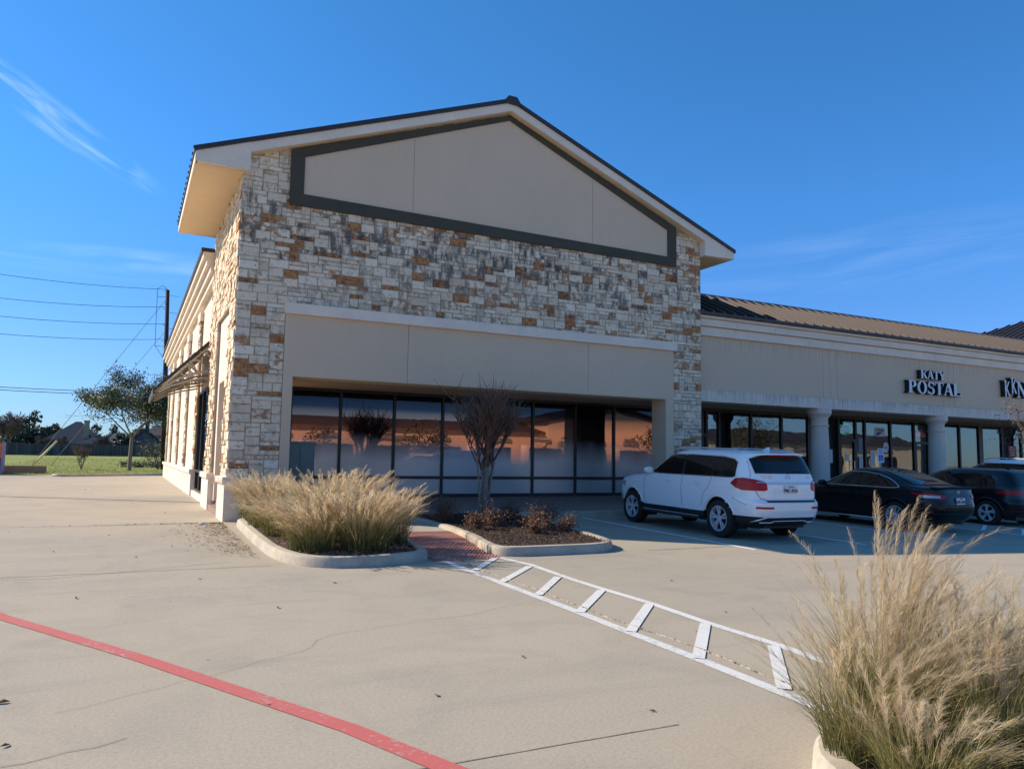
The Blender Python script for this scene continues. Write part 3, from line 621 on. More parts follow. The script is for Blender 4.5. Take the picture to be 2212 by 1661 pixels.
# awning
aw = MB(); dirv = (.58-2.02, 3.29-4.81)
def AP(t, off=0): return (2.02+dirv[0]*t, 4.81+dirv[1]*t+off)
a0 = AP(0); a1 = AP(1)
aw.prism([a0, a1, (a1[0], a1[1]+.06), (a0[0], a0[1]+.06)], 23.2, 27.9)
yy = 23.22
while yy < 28: aw.prism([(a0[0], a0[1]+.06), (a1[0], a1[1]+.06), (a1[0], a1[1]+.10), (a0[0], a0[1]+.10)], yy, yy+.03); yy += .4
aw.box(a1[0]-.05, a1[0]+.0, 23.18, 27.92, a1[1]-.10, a1[1]+.07)
awn = aw.build('awning', 'bronze', B)
for y in (23.28, 24.8, 26.3, 27.75):
    bm2 = MB()
    bm2.tube([(2.08, y, 3.93), (1.7, y, 3.88), (1.2, y, 3.68), (.64, y, 3.30)], .035, 6)
    bm2.tube([(2.02, y, 4.72), (.64, y, 3.29)], .03, 6)
    for cx_, cz_, r_ in () if 23.5 < y < 27 else ((1.72, 4.18, .29), (1.40, 3.92, .20), (1.62, 4.02, .20)):
        bm2.tube([(cx_+r_*math.cos(a), y, cz_+r_*math.sin(a)) for a in [2*math.pi*k/20 for k in range(21)]], .026, 5, cap=False)
    bm2.tube([(2.05, y, 3.76), (1.5, y, 3.64), (1.0, y, 3.46), (.68, y, 3.27)], .028, 5)
    bm2.build('bracket', 'steel_grey', awn, smooth=True)
# ------------------------------------------------------------------ shop strip
S = thing('shop_strip', 'long tan stucco shop strip with round columns and brown metal roof', 'building')
Y2 = 17.8; X0 = XR+.01; X1 = 47
q = MB(); js = [X0, 20.45, 20.78, 21.12, 26.66, 26.98, 27.30, 33, 33.3, 39, X1]
for a, c in zip(js, js[1:]): q.box(a, c-.012, Y2, Y2+.4, 3.72, 5.38)
q.box(X0, X1, Y2+.012, Y2+.39, 3.73, 5.37)
q.build('stucco_band', 'stucco_streaked', S)
q = MB(); x = X0
while x < X1: q.box(x, min(x+1.55, X1)-.012, Y2-.16, Y2+.45, 3.38, 3.718); x += 1.55
q.box(X0, X1, Y2-.152, Y2+.44, 3.385, 3.70); q.build('beam', 'beam_streaked', S)
q = MB(); x = X0+.9
for z0, z1, pr in ((5.38, 5.66, .10), (5.66, 5.88, .2), (5.88, 5.98, .26)):
    x = X0
    while x < X1: q.box(x, min(x+1.6, X1)-.008, Y2-pr, Y2+.45, z0, z1-.022); x += 1.6
    q.box(X0, X1, Y2-pr+.05, Y2+.44, z0+.001, z1)
q.build('cornice', 'beam_paint', S)
rm = MB(); ry0, rz0, ry1, rz1 = Y2-.34, 6.02, 19.75, 7.13
rm.prism([(ry0, rz0), (ry1, rz1), (ry1+2.2, rz0), ], X0, X1, 'x')
rp = rm.build('roof', 'roof_metal', S)
rs = MB(); x = X0+.1
while x < X1:
    rs.prism([(ry0-.02, rz0), (ry1, rz1), (ry1, rz1+.09), (ry0-.02, rz0+.09)], x, x+.05, 'x'); x += .42
rs.build('roof_seam', 'roof_metal', rp)
rs = MB(); rs.prism([(ry1-.17, rz1-.03), (ry1, rz1+.10), (ry1+.17, rz1-.03), (ry1, rz1-.05)], X0, X1, 'x'); rs.build('ridge_cap', 'bronze', rp)
rs = MB(); rs.box(X0, X1, ry0-.05, ry0-.005, 5.97, 6.045); rs.build('gutter', 'bronze', rp)
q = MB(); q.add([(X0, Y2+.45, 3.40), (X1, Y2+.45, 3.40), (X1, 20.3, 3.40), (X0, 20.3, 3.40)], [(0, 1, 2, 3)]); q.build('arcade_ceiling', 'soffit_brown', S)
for i, cx_ in enumerate((20.36, 26.35, 32.4, 38.4)):
    cm = MB(); cm.lathe([(.33, .30), (.32, .36), (.30, .40), (.30, 1.0), (.295, 2.0), (.27, 2.80)], 'z', (cx_, Y2+.12, 0), 40)
    co = cm.build('column', 'column_paint', S, smooth='auto')
    cm = MB(); cm.lathe([(.27, 2.80), (.305, 2.81), (.305, 2.85), (.27, 2.86), (.27, 3.06), (.30, 3.11), (.35, 3.18), (.385, 3.22), (.385, 3.379)], 'z', (cx_, Y2+.12, 0), 40); cm.build('capital', 'column_paint', co, smooth='auto')
# storefront
doors = [(23.95, 24.84), (28.28, 29.17), (36.5, 37.4)]
mulls = [15.4, 17.35, 17.53, 18.09, 19.54, 21.0, 22.43, 23.92, 24.85, 25.37, 26.84, 28.25, 29.2, 31.15, 32.57, 34.08, 35.5, 36.47, 37.43, 39, 40.5, 42, 43.5, 45]
hw = .045
for a, c in zip(mulls, mulls[1:]):
    dr = any(abs(a-d[0]) < .1 for d in doors); ww_ = c-a; fr_ = MB()
    h2 = .14 if abs(a-22.43) < .01 or abs(a-32.57) < .01 else hw
    fr_.box(a-h2, a+h2, WY-.06, WY+.06, .48, 3.40); fr_.box(a+h2, c-hw, WY-.059, WY+.06, 3.30, 3.399); fr_.box(a+h2, c-hw, WY-.059, WY+.06, .46, .56)
    zz_ = [(.56, 3.30)]
    if dr or a in (15.4, 17.35): fr_.box(a+h2, c-hw, WY-.061, WY+.06, 2.43, 2.53); zz_ = [(.56, 2.43), (2.53, 3.30)]
    if dr: fr_.box(a+h2, a+h2+.07, WY-.062, WY+.06, .56, 2.43); fr_.box(c-hw-.07, c-hw, WY-.062, WY+.06, .56, 2.43)
    fo = fr_.build('shop_door' if dr else 'window', 'frame_dark', S)
    for z0, z1 in zz_:
        g_ = MB(); g_.box(a+h2, c-hw, WY-.004, WY+.004, z0, z1); g_.build('pane', 'glass_strip', fo)
    if dr:
        g_ = MB(); g_.tube([(c-.2, WY-.06, 1.3), (c-.2, WY-.12, 1.3), (c-.2, WY-.12, 1.7), (c-.2, WY-.06, 1.7)], .014, 6); g_.build('handle', 'chrome', fo)
# interior shell
q = MB(); q.box(15.3, 47, 24.5, 24.6, .4, 3.6); q.box(15.3, 47, WY+.1, 24.5, .38, .45); q.box(15.3, 47, WY+.1, 24.5, 3.45, 3.55)
for x in (15.3, 22.43, 26.9, 32.5, 40, 46.9): q.box(x, x+.12, WY+.08, 24.5, .45, 3.45)
q.build('shop_interior', 'interior', S)
q = MB()
for x in np.arange(16, 46, .9):
    if rnd.random() < .6: h = rnd.uniform(.5, 1.5); q.box(x, x+rnd.uniform(.4, .8), 21.6, 22.1, .45, .45+h)
q.build('shop_shelf', 'house_wall', S)
# far hip roofed tower of the strip
q = MB(); q.box(41.0, 49, 21.0, 28, 6.0, 8.0); q.box(40.8, 49.3, 20.8, 28.3, 7.75, 8.05)
q.build('tower_wall', 'beam_paint', S)
q = MB(); x0, x1, y0, y1 = 40.5, 49.7, 20.5, 28.7
q.add([(x0, y0, 8.05), (x1, y0, 8.05), (x1, y1, 8.05), (x0, y1, 8.05), (45.1, 24.6, 9.9)], [(0, 1, 4), (1, 2, 4), (2, 3, 4), (3, 0, 4), (3, 2, 1, 0)])
for k in range(1, 20):
    t = k/20; x = x0+(x1-x0)*t; tt = min(t, 1-t)*2
    q.tube([(x, y0-.02, 8.09), (x, y0+(24.6-y0)*tt, 8.09+1.85*tt)], .035, 4)
    y = y0+(y1-y0)*t; q.tube([(x0-.02, y, 8.09), (x0+(45.1-x0)*tt, y, 8.09+1.85*tt)], .035, 4)
q.build('tower_roof', 'bronze', S)
# ------------------------------------------------------------------ serif channel letters
def arcpts(cx, cy, rx, ry, a0, a1, n=14): return [(cx+rx*math.cos(R(a0+(a1-a0)*k/n)), cy+ry*math.sin(R(a0+(a1-a0)*k/n))) for k in range(n+1)]
TH = .19; TN = .075; SF = .055
def rect(x0, y0, x1, y1): return [(x0, y0), (x1, y0), (x1, y1), (x0, y1)]
def diag(x0, y0, x1, y1, w): return [(x0-w/2, y0), (x0+w/2, y0), (x1+w/2, y1), (x1-w/2, y1)]
def ring(cx, cy, rx, ry, tx, ty, a0=0, a1=360, n=20):
    o = arcpts(cx, cy, rx, ry, a0, a1, n); i = arcpts(cx, cy, rx-tx, ry-ty, a0, a1, n)
    return [[o[k], o[k+1], i[k+1], i[k]] for k in range(n)]
def serif(cx, y, w=.34): return rect(cx-w/2, y, cx+w/2, y+SF)
GL = {
 'K': (.86, [rect(.10, 0, .10+TH, 1), serif(.195, 0, .36), serif(.195, 1-SF, .36), diag(.36, .45, .74, .97, .09), diag(.42, .55, .72, .02, .2), serif(.72, 0, .32), serif(.74, 1-SF, .28)]),
 'A': (.86, [diag(.12, .02, .42, 1, .08), diag(.70, .02, .44, 1, .2), rect(.22, .30, .62, .37), serif(.12, 0, .26), serif(.71, 0, .34)]),
 'T': (.76, [rect(.38-TH/2, 0, .38+TH/2, 1), serif(.38, 0, .36), rect(.02, 1-SF*1.3, .74, 1), rect(.02, .76, .06, .93), rect(.70, .76, .74, .93)]),
 'Y': (.82, [rect(.41-TH/2, 0, .41+TH/2, .46), diag(.40, .44, .14, .97, .2), diag(.43, .44, .68, .97, .08), serif(.41, 0, .36), serif(.15, 1-SF, .34), serif(.69, 1-SF, .26)]),
 'P': (.74, [rect(.10, 0, .10+TH, 1), serif(.195, 0, .38), serif(.12, 1-SF, .2)]+[[p for p in q] for q in ring(.34, .73, .33, .27, .18, .06, -90, 90, 12)]+[rect(.27, .94, .36, 1), rect(.27, .46, .36, .52)]),
 'O': (.88, ring(.43, .5, .40, .52, .19, .06)),
 'S': (.66, ring(.33, .74, .27, .27, .15, .075, 20, 270, 14)+ring(.33, .27, .28, .28, .16, .075, 90, -160, 14)+[rect(.545, .68, .585, .98), rect(.04, .03, .08, .33)]),
 'L': (.74, [rect(.10, 0, .10+TH, 1), serif(.195, 1-SF, .36), serif(.12, 0, .2), rect(.1, 0, .68, SF*1.4), diag(.66, .0, .69, .28, .05)]),
 'N': (.90, [rect(.12, 0, .19, 1), rect(.70, 0, .77, 1), diag(.14, 1, .74, 0, .2), serif(.155, 0, .3), serif(.735, 1-SF, .3), serif(.1, 1-SF, .22)]),
 'k': (.56, [rect(.16, 0, .24, 1), diag(.24, .45, .48, .95, .07), diag(.27, .52, .50, .02, .09), rect(.09, .93, .26, 1)]),
}
def letters(word, x0, z0, h, sx, Yface, depth, name, label, dz=0, ids=None):
    r_ = thing(name, label, 'shop sign', (x0, Yface, z0)); x = 0
    for i, ch in enumerate(word):
        adv, polys = GL[ch]; mb = MB(); off = 0
        zoff = (ids or {}).get(i, 0); k = 0
        for pl in polys:
            e = (k % 9)*.0012; k += 1
            mb.prism([(x+px*h*sx, pz*h+zoff) for px, pz in pl], -e, depth*.12, 'y', 0)
        for pl in polys:
            cx_ = sum(p[0] for p in pl)/len(pl); cz_ = sum(p[1] for p in pl)/len(pl); e = (k % 9)*.0011; k += 1
            mb.prism([(x+(px+.012*(1 if px > cx_ else -1))*h*sx, (pz+.010*(1 if pz > cz_ else -1))*h+zoff) for px, pz in pl], .014+e, depth, 'y', 1)
        mb.build('letter', ['letter_white', 'letter_side'], r_); x += adv*h*sx
    return r_
letters('KATY', 25.15, 4.68, .30, 1.38, Y2-.20, .19, 'shop_sign', 'upper sign of small white serif letters reading KATY on the tan wall')
letters('POSTAL', 24.45, 4.13, .45, 1.42, Y2-.20, .19, 'shop_sign', 'lower sign of large white serif letters reading POSTAL on the tan wall')
letters('kkN', 30.0, 4.28, .62, 1.25, Y2-.20, .19, 'shop_sign', 'sign of white letters reading KKN at the right edge', ids={1: .13})
# ------------------------------------------------------------------ neon, posters, parking sign
def FM(x, y, z): return Matrix.Translation((x, y, z)) @ Matrix.Rotation(math.pi/2, 4, 'X')
ns = thing('neon_sign', 'green oval neon sign reading OPEN above the shop door', 'neon sign', (24.38, WY+.03, 2.90))
q = MB(); q.tube([(.36*math.cos(a), 0, .19*math.sin(a)) for a in [2*math.pi*k/40 for k in range(41)]], .017, 6, cap=False); q.build('neon_ring', 'neon_green', ns)
text('OPEN', .23, 'neon_word', 'neon_dull', ns, FM(0, .01, -.01), .006, 1.0, .004)
ns = thing('neon_sign', 'small red neon sign above the second shop door', 'neon sign', (28.75, WY+.03, 2.82))
q = MB(); 
for dx in (-.2, -.1, 0, .1, .2): q.tube([(dx+.05*math.cos(a), 0, .055*math.sin(a)-.03) for a in [2*math.pi*k/12 for k in range(13)]], .011, 5, cap=False)
q.tube([(-.30, 0, -.02), (-.2, 0, .07), (0, 0, .09), (.2, 0, .07), (.30, 0, -.02)], .010, 5); q.tube([(.05, 0, .12), (.12, 0, .2), (.05, 0, .22)], .009, 5); q.build('neon_tubing', 'neon_red', ns)
def poster(x0, x1, z0, z1, mat, label, extra=None, y=WY-.012):
    b = MB(); b.box(x0, x1, y, y+.006, z0, z1); o = b.build('poster', mat); tag(o, label, 'poster')
    if extra: extra(o, (x0+x1)/2, (z0+z1)/2, y)
    return o
def lines(n, mat, w, h, hh=.012):
    def f(o, cx, cz, y):
        b = MB()
        for k in range(n):
            ww = w*rnd.uniform(.6, 1)/2; z = cz+h/2-h*k/max(1, n-1); b.box(cx-ww, cx+ww, y-.004, y-.001, z, z+hh)
        b.build('print', mat, o)
    return f
def eagle(o, cx, cz, y):
    b = MB(); b.prism([(cx-.23, cz+.10), (cx+.2, cz+.10), (cx+.24, cz+.03), (cx-.16, cz+.05)], y-.004, y-.001); b.prism([(cx-.15, cz+.0), (cx+.2, cz+.01), (cx-.1, cz-.13), (cx-.24, cz-.13)], y-.004, y-.001); b.build('print', 'sign_blue', o)
poster(25.97, 26.53, 2.68, 3.02, 'sign_white', 'white poster with blue slanted emblem high in the postal shop window', eagle)
poster(25.68, 25.94, 1.52, 2.08, 'sign_white', 'tall white notice low in the window left of the blue parking sign', lines(7, 'sign_grey', .2, .42))
poster(25.02, 25.27, 2.02, 2.62, 'sign_grey', 'faded grey notice on the glass right of the first shop door', lines(6, 'sign_white', .18, .4))
poster(25.04, 25.25, 1.35, 1.9, 'sign_white', 'narrow white notice below the faded grey one', lines(6, 'sign_grey', .16, .4))
poster(23.3, 23.6, 1.62, 2.12, 'sign_white', 'white notice on the glass just right of the first column', lines(5, 'sign_grey', .22, .36))
poster(22.52, 22.72, 1.85, 2.1, 'sign_white', 'small white notice beside the first column behind the white SUV', lines(3, 'sign_grey', .14, .14))
poster(24.3, 24.5, 1.7, 1.95, 'sign_white', 'small white notice stuck on the postal shop door', lines(3, 'sign_grey', .14, .16))
poster(34.58, 35.15, 2.0, 2.5, 'sign_red', 'dark red poster with pale lines in the window at the right edge', lines(4, 'sign_white', .42, .32, .03))
b = MB(); b.lathe([(.001, -.006), (.17, -.006), (.17, .0), (.001, .0)], 'z', (0, 0, 0), 28); b.v = [(x*.95, z, y*1.2) for x, y, z in b.v]
o = b.build('window_sticker', 'sign_white'); o.location = (26.56, WY-.02, 2.26); tag(o, 'pale oval sticker with a blue word on the postal shop window', 'sticker'); text('bagh', .11, 'print', 'sign_blue', o, FM(0, -.009, 0), .001)
# curtains behind the second shop's glass
for x, lb in ((27.2, 'tan draped curtain behind the glass left of the red neon sign'), (31.85, 'tan draped curtain behind the glass right of the second column')):
    b = MB(); nn = 26
    for k in range(3):
        vs = []
        for i in range(nn+1):
            t = i/nn; xx = -.36+.72*t; dp = (.85-.17*k)*math.sin(math.pi*t)**.7
            vs += [(xx, .05+.03*math.sin(i*1.7+k)+k*.03, .75), (xx*(.95-.1*k), .04+.05*math.sin(i*2.3+k)+k*.03, .7-dp)]
        b.add(vs, [(2*i, 2*i+2, 2*i+3, 2*i+1) for i in range(nn)])
    o = b.build('curtain', 'curtain', smooth=True); o.location = (x, WY+.15, 2.5); tag(o, lb, 'curtain', 'draped window curtains')
b = MB(); b.lathe([(.0, -.05), (.05, -.03), (.06, 0), (.05, .03), (0, .05)], 'z', n=12); o = b.build('ceiling_lamp', 'lamp_on', smooth=True); o.location = (31.0, WY+.8, 2.95); tag(o, 'small lit round lamp inside the shop right of the second column', 'lamp')
ps = thing('parking_sign', 'blue and white reserved parking sign on a post before the postal shop', 'sign', (21.85, 16.8, .29))
b = MB(); b.box(-.15, .15, -.012, -.004, 1.36, 1.82); b.build('sign_plate', 'sign_white', ps)
b = MB(); b.box(-.03, .03, -.003, .03, 0, 1.8); b.build('post', 'steel_grey', ps)
b = MB(); b.box(-.10, .10, -.017, -.0125, 1.42, 1.61); b.build('symbol_field', 'sign_blue', ps)
b = MB(); b.tube([(-.01+.045*math.cos(a), -.02, 1.475+.045*math.sin(a)) for a in [math.pi*(.6+1.6*k/14) for k in range(15)]], .007, 5); b.tube([(-.015, -.02, 1.575), (-.005, -.02, 1.52), (.03, -.02, 1.515), (.05, -.02, 1.46)], .008, 5); b.lathe([(0, -.0), (.014, 0), (.014, .004)], 'z', (-.018, -.02, 1.59), 10); b.build('wheelchair_symbol', 'sign_white', ps)
text('RESERVED', .05, 'sign_word', 'sign_blue', ps, FM(0, -.014, 1.76), .002, .95, .001); text('PARKING', .05, 'sign_word', 'sign_blue', ps, FM(0, -.014, 1.68), .002, 1, .001)
# utility cabinet in the arcade
cb = thing('utility_cabinet', 'grey green metal utility cabinet standing by the left stucco pier', 'cabinet', (3.62, 18.5, .38))
b = MB(); b.box(-.34, .34, -.25, .25, 0, 1.46); b.build('cabinet_body', 'cabinet', cb); b = MB(); b.box(-.36, .36, -.27, .27, 1.46, 1.52); b.build('cabinet_lid', 'cabinet', cb)
b = MB(); b.box(-.31, -.01, -.262, -.251, .08, 1.4); b.box(.01, .31, -.262, -.251, .08, 1.4); b.build('cabinet_door', 'cabinet', cb)
# ------------------------------------------------------------------ cars
class Car:
    """body = stack of horizontal plan outlines; every trim patch is laid on the same surface"""
    def __init__(s, sl, n=5.5, nf=4.0):
        s.sl = sl; s.n = n; s.nf = nf; s.z = [q[0] for q in sl]
    def par(s, z):
        r = [float(np.interp(z, s.z, [q[k] for q in s.sl])) for k in (1, 2, 3)]
        return r
    def half(s, y, z):
        yr, yf, w = s.par(z); c = yr+(yf-yr)*.5; L = (yf-yr)/2; t = min(1, abs(y-c)/L); n = s.n if y < c else s.nf
        return w*(1-t**n)**(1/n)
    def rear(s, x, z):
        yr, yf, w = s.par(z); c = (yr+yf)/2; t = min(1, abs(x)/w); return c-(c-yr)*(1-t**s.n)**(1/s.n)
    def outline(s, z, nq=13):
        yr, yf, w = s.par(z); c = (yr+yf)/2; L = (yf-yr)/2; pts = []
        def P(a):
            ca, sa = math.cos(a), math.sin(a); n = s.nf if sa > 0 else s.n
            return (w*math.copysign(abs(ca)**(2/n), ca), c+L*math.copysign(abs(sa)**(2/n), sa))
        # even-ish spacing: fractions along sides and ends
        qs = [k/22 for k in range(-22, 23)]
        side = [];
        for q in qs:
            q2 = q*(.90); n = s.nf if q2 > 0 else s.n
            side.append((w*(1-abs(q2)**n)**(1/n), c+L*q2))
        xr, yr0 = side[0]; xf, yf0 = side[-1]
        def end(sign, xx):
            n = s.nf if sign > 0 else s.n; out = []
            for k in range(-nq, nq+1):
                f = k/nq; x = xx*f/ (1.0)
                out.append((x, c+sign*L*(1-min(1, abs(x)/w)**n)**(1/n)))
            return out
        rr_ = end(-1, xr); ff = end(1, xf)
        return side + ff[::-1][1:-1] + [(-x, y) for x, y in side[::-1]] + rr_[1:-1]
    def body(s, wheels, ra, mats, root, zdark, sub=4, name='body', step=.035):
        zs = []
        for a, b in zip(s.z, s.z[1:]):
            k = max(1, int(math.ceil((b-a)/step))); zs += [a+(b-a)*i/k for i in range(k)]
        # keep points at every control slice
        zs.append(s.z[-1]); mb = MB(); m = None; vs = []
        for z in zs:
            o = s.outline(z); m = len(o); vs += [(x, y, z) for x, y in o]
        vs = [list(v) for v in vs]
        # arches: pull vertices near the arch circle onto it
        for v in vs:
            if abs(v[0]) < .55*max(q[3] for q in s.sl): continue
            for wy, wz in wheels:
                d = math.hypot(v[1]-wy, v[2]-wz)
                if abs(d-ra) < .03: k = ra/d; v[1] = wy+(v[1]-wy)*k; v[2] = wz+(v[2]-wz)*k; v[0] = math.copysign(s.half(v[1], v[2]), v[0])
        fs = []; mi = []
        for i in range(len(zs)-1):
            for j in range(m):
                f = (i*m+j, i*m+(j+1) % m, (i+1)*m+(j+1) % m, (i+1)*m+j)
                c = [sum(vs[q][k] for q in f)/4 for k in range(3)]
                if abs(c[0]) > .55*max(q[3] for q in s.sl) and any(math.hypot(c[1]-wy, c[2]-wz) < ra-.004 for wy, wz in wheels): continue
                fs.append(f); mi.append(1 if c[2] < zdark else 0)
        k = len(zs)-1; fs.append(tuple(range(k*m, k*m+m))); mi.append(0); fs.append(tuple(range(m-1, -1, -1))); mi.append(1)
        mb.v = [tuple(v) for v in vs]; mb.f = fs; mb.m = mi; mb.t = [0]*len(fs)
        o = mb.build(name, mats, root, smooth='auto')
        # wheel wells + arch lips
        for wy, wz in wheels:
            for sg in (-1, 1):
                wl = MB(); X = s.half(wy, wz); nn = 22; vsw = []
                for k in range(nn+1):
                    a = math.pi*(-.12+1.24*k/nn); y = wy+(ra+.01)*math.cos(a); z = wz+(ra+.01)*math.sin(a)
                    vsw += [(sg*(s.half(y, max(z, s.z[0]))-.012), y, z), (sg*(X-.36), y, z)]
                wl.add(vsw, [(2*k, 2*k+1, 2*k+3, 2*k+2) for k in range(nn)])
                wl.add([(sg*(X-.36), wy+(ra+.01)*math.cos(math.pi*(-.12+1.24*k/nn)), wz+(ra+.01)*math.sin(math.pi*(-.12+1.24*k/nn))) for k in range(nn+1)], [tuple(range(nn+1))])
                wl.build('wheel_well', 'plastic_black', root)
        for wy, wz in wheels:
            for sg in (-1, 1):
                lp = MB(); nn = 30; vl = []; e0 = math.asin(max(-.15, min(.9, (zdark-wz)/ra)))/math.pi+.005 if zdark > .45 else -.06
                for k in range(nn+1):
                    a = math.pi*(e0+(1-2*e0)*k/nn)
                    for r_, off in ((ra-.012, -.05), (ra-.012, .005), (ra+.012, .009), (ra+.036, .003), (ra+.04, -.01)):
                        y = wy+r_*math.cos(a); z = max(wz+r_*math.sin(a), s.z[0]); vl.append((sg*(s.half(y, z)+off), y, z))
                lp.add(vl, [(5*k+j, 5*k+j+1, 5*k+j+6, 5*k+j+5) for k in range(nn) for j in range(4)])
                lp.build('arch_lip', mats[0], root, smooth=True)
        return o
    def side_patch(s, y0, y1, lo, hi, mat, name, root, off=.006, ny=24, nz=6, sides=(-1, 1), edge=True, smooth=True):
        lo = lo if callable(lo) else (lambda y, v=lo: v); hi = hi if callable(hi) else (lambda y, v=hi: v); r = None
        for sg in sides:
            vs = []
            for i in range(ny+1):
                y = y0+(y1-y0)*i/ny
                for j in range(nz+1): z = lo(y)+(hi(y)-lo(y))*j/nz; vs.append((sg*(s.half(y, z)+off), y, z))
            fs = [(i*(nz+1)+j, (i+1)*(nz+1)+j, (i+1)*(nz+1)+j+1, i*(nz+1)+j+1) for i in range(ny) for j in range(nz)]
            k = len(vs); vs += [(x-sg*(off+.01), y, z) for x, y, z in vs]
            # rim faces give the patch thickness
            bd = [i*(nz+1) for i in range(ny+1)]+[ny*(nz+1)+j for j in range(1, nz+1)]+[i*(nz+1)+nz for i in range(ny-1, -1, -1)]+[j for j in range(nz-1, 0, -1)]
            fs += [(bd[i], bd[(i+1) % len(bd)], bd[(i+1) % len(bd)]+k, bd[i]+k) for i in range(len(bd))]
            b = MB(); b.add(vs, fs); r = b.build(name, mat, root, smooth='auto')
        return r
    def side_line(s, pts, w, mat, name, root, off=.008, sides=(-1, 1), n=5):
        for sg in sides:
            b = MB(); P = []
            for (ya, za), (yb, zb) in zip(pts, pts[1:]):
                k = max(2, int(math.hypot(yb-ya, zb-za)/.05))
                P += [(ya+(yb-ya)*i/k, za+(zb-za)*i/k) for i in range(k)]
            P.append(pts[-1]); b.tube([(sg*(s.half(y, z)+off), y, z) for y, z in P], w, n); o = b.build(name, mat, root, smooth=True)
        return o
    def arc(s, z):
        pts = []; yr, yf, w = s.par(z); c = (yr+yf)/2; L = (yf-yr)/2
        for k in range(241):
            a = math.pi/2*k/240; ca, sa = math.sin(a), math.cos(a)
            pts.append((w*abs(ca)**(2/s.n), c-L*abs(sa)**(2/s.n)))
        d = [0]
        for p, q in zip(pts, pts[1:]): d.append(d[-1]+math.dist(p, q))
        return pts, d
    def rear_patch(s, a0, a1, lo, hi, mat, name, root, off=.008, na=24, nz=6, sides=(-1, 1)):
        """a = arc length along the outline from the rear centre; negative allowed only with sides=(1,)"""
        lo = lo if callable(lo) else (lambda a, v=lo: v); hi = hi if callable(hi) else (lambda a, v=hi: v); r = None; cache = {}
        def P(a, z, sg):
            key = round(z, 4)
            if key not in cache: cache[key] = s.arc(z)
            pts, d = cache[key]; aa = abs(a); x = float(np.interp(aa, d, [p[0] for p in pts])); y = float(np.interp(aa, d, [p[1] for p in pts]))
            x2 = float(np.interp(aa+.01, d, [p[0] for p in pts])); y2 = float(np.interp(aa+.01, d, [p[1] for p in pts])); t = Vector((x2-x, y2-y)); t = t.normalized() if t.length > 1e-7 else Vector((1, 0))
            nx, ny = t.y, -t.x
            return ((x+nx*off)*sg*(1 if a >= 0 else -1), y+ny*off, z), (nx*sg, ny)
        for sg in sides:
            vs = []; bk = []
            for i in range(na+1):
                a = a0+(a1-a0)*i/na
                for j in range(nz+1):
                    z = lo(a)+(hi(a)-lo(a))*j/nz; p, nr = P(a, z, sg); vs.append(p); bk.append((p[0]-nr[0]*.02*(1 if a >= 0 else -1), p[1]-nr[1]*.02, p[2]))
            k = len(vs); fs = [(i*(nz+1)+j, (i+1)*(nz+1)+j, (i+1)*(nz+1)+j+1, i*(nz+1)+j+1) for i in range(na) for j in range(nz)]
            bd = [i*(nz+1) for i in range(na+1)]+[na*(nz+1)+j for j in range(1, nz+1)]+[i*(nz+1)+nz for i in range(na-1, -1, -1)]+[j for j in range(nz-1, 0, -1)]
            fs += [(bd[i], bd[(i+1) % len(bd)], bd[(i+1) % len(bd)]+k, bd[i]+k) for i in range(len(bd))]
            b = MB(); b.add(vs+bk, fs); r = b.build(name, mat, root, smooth='auto')
        return r
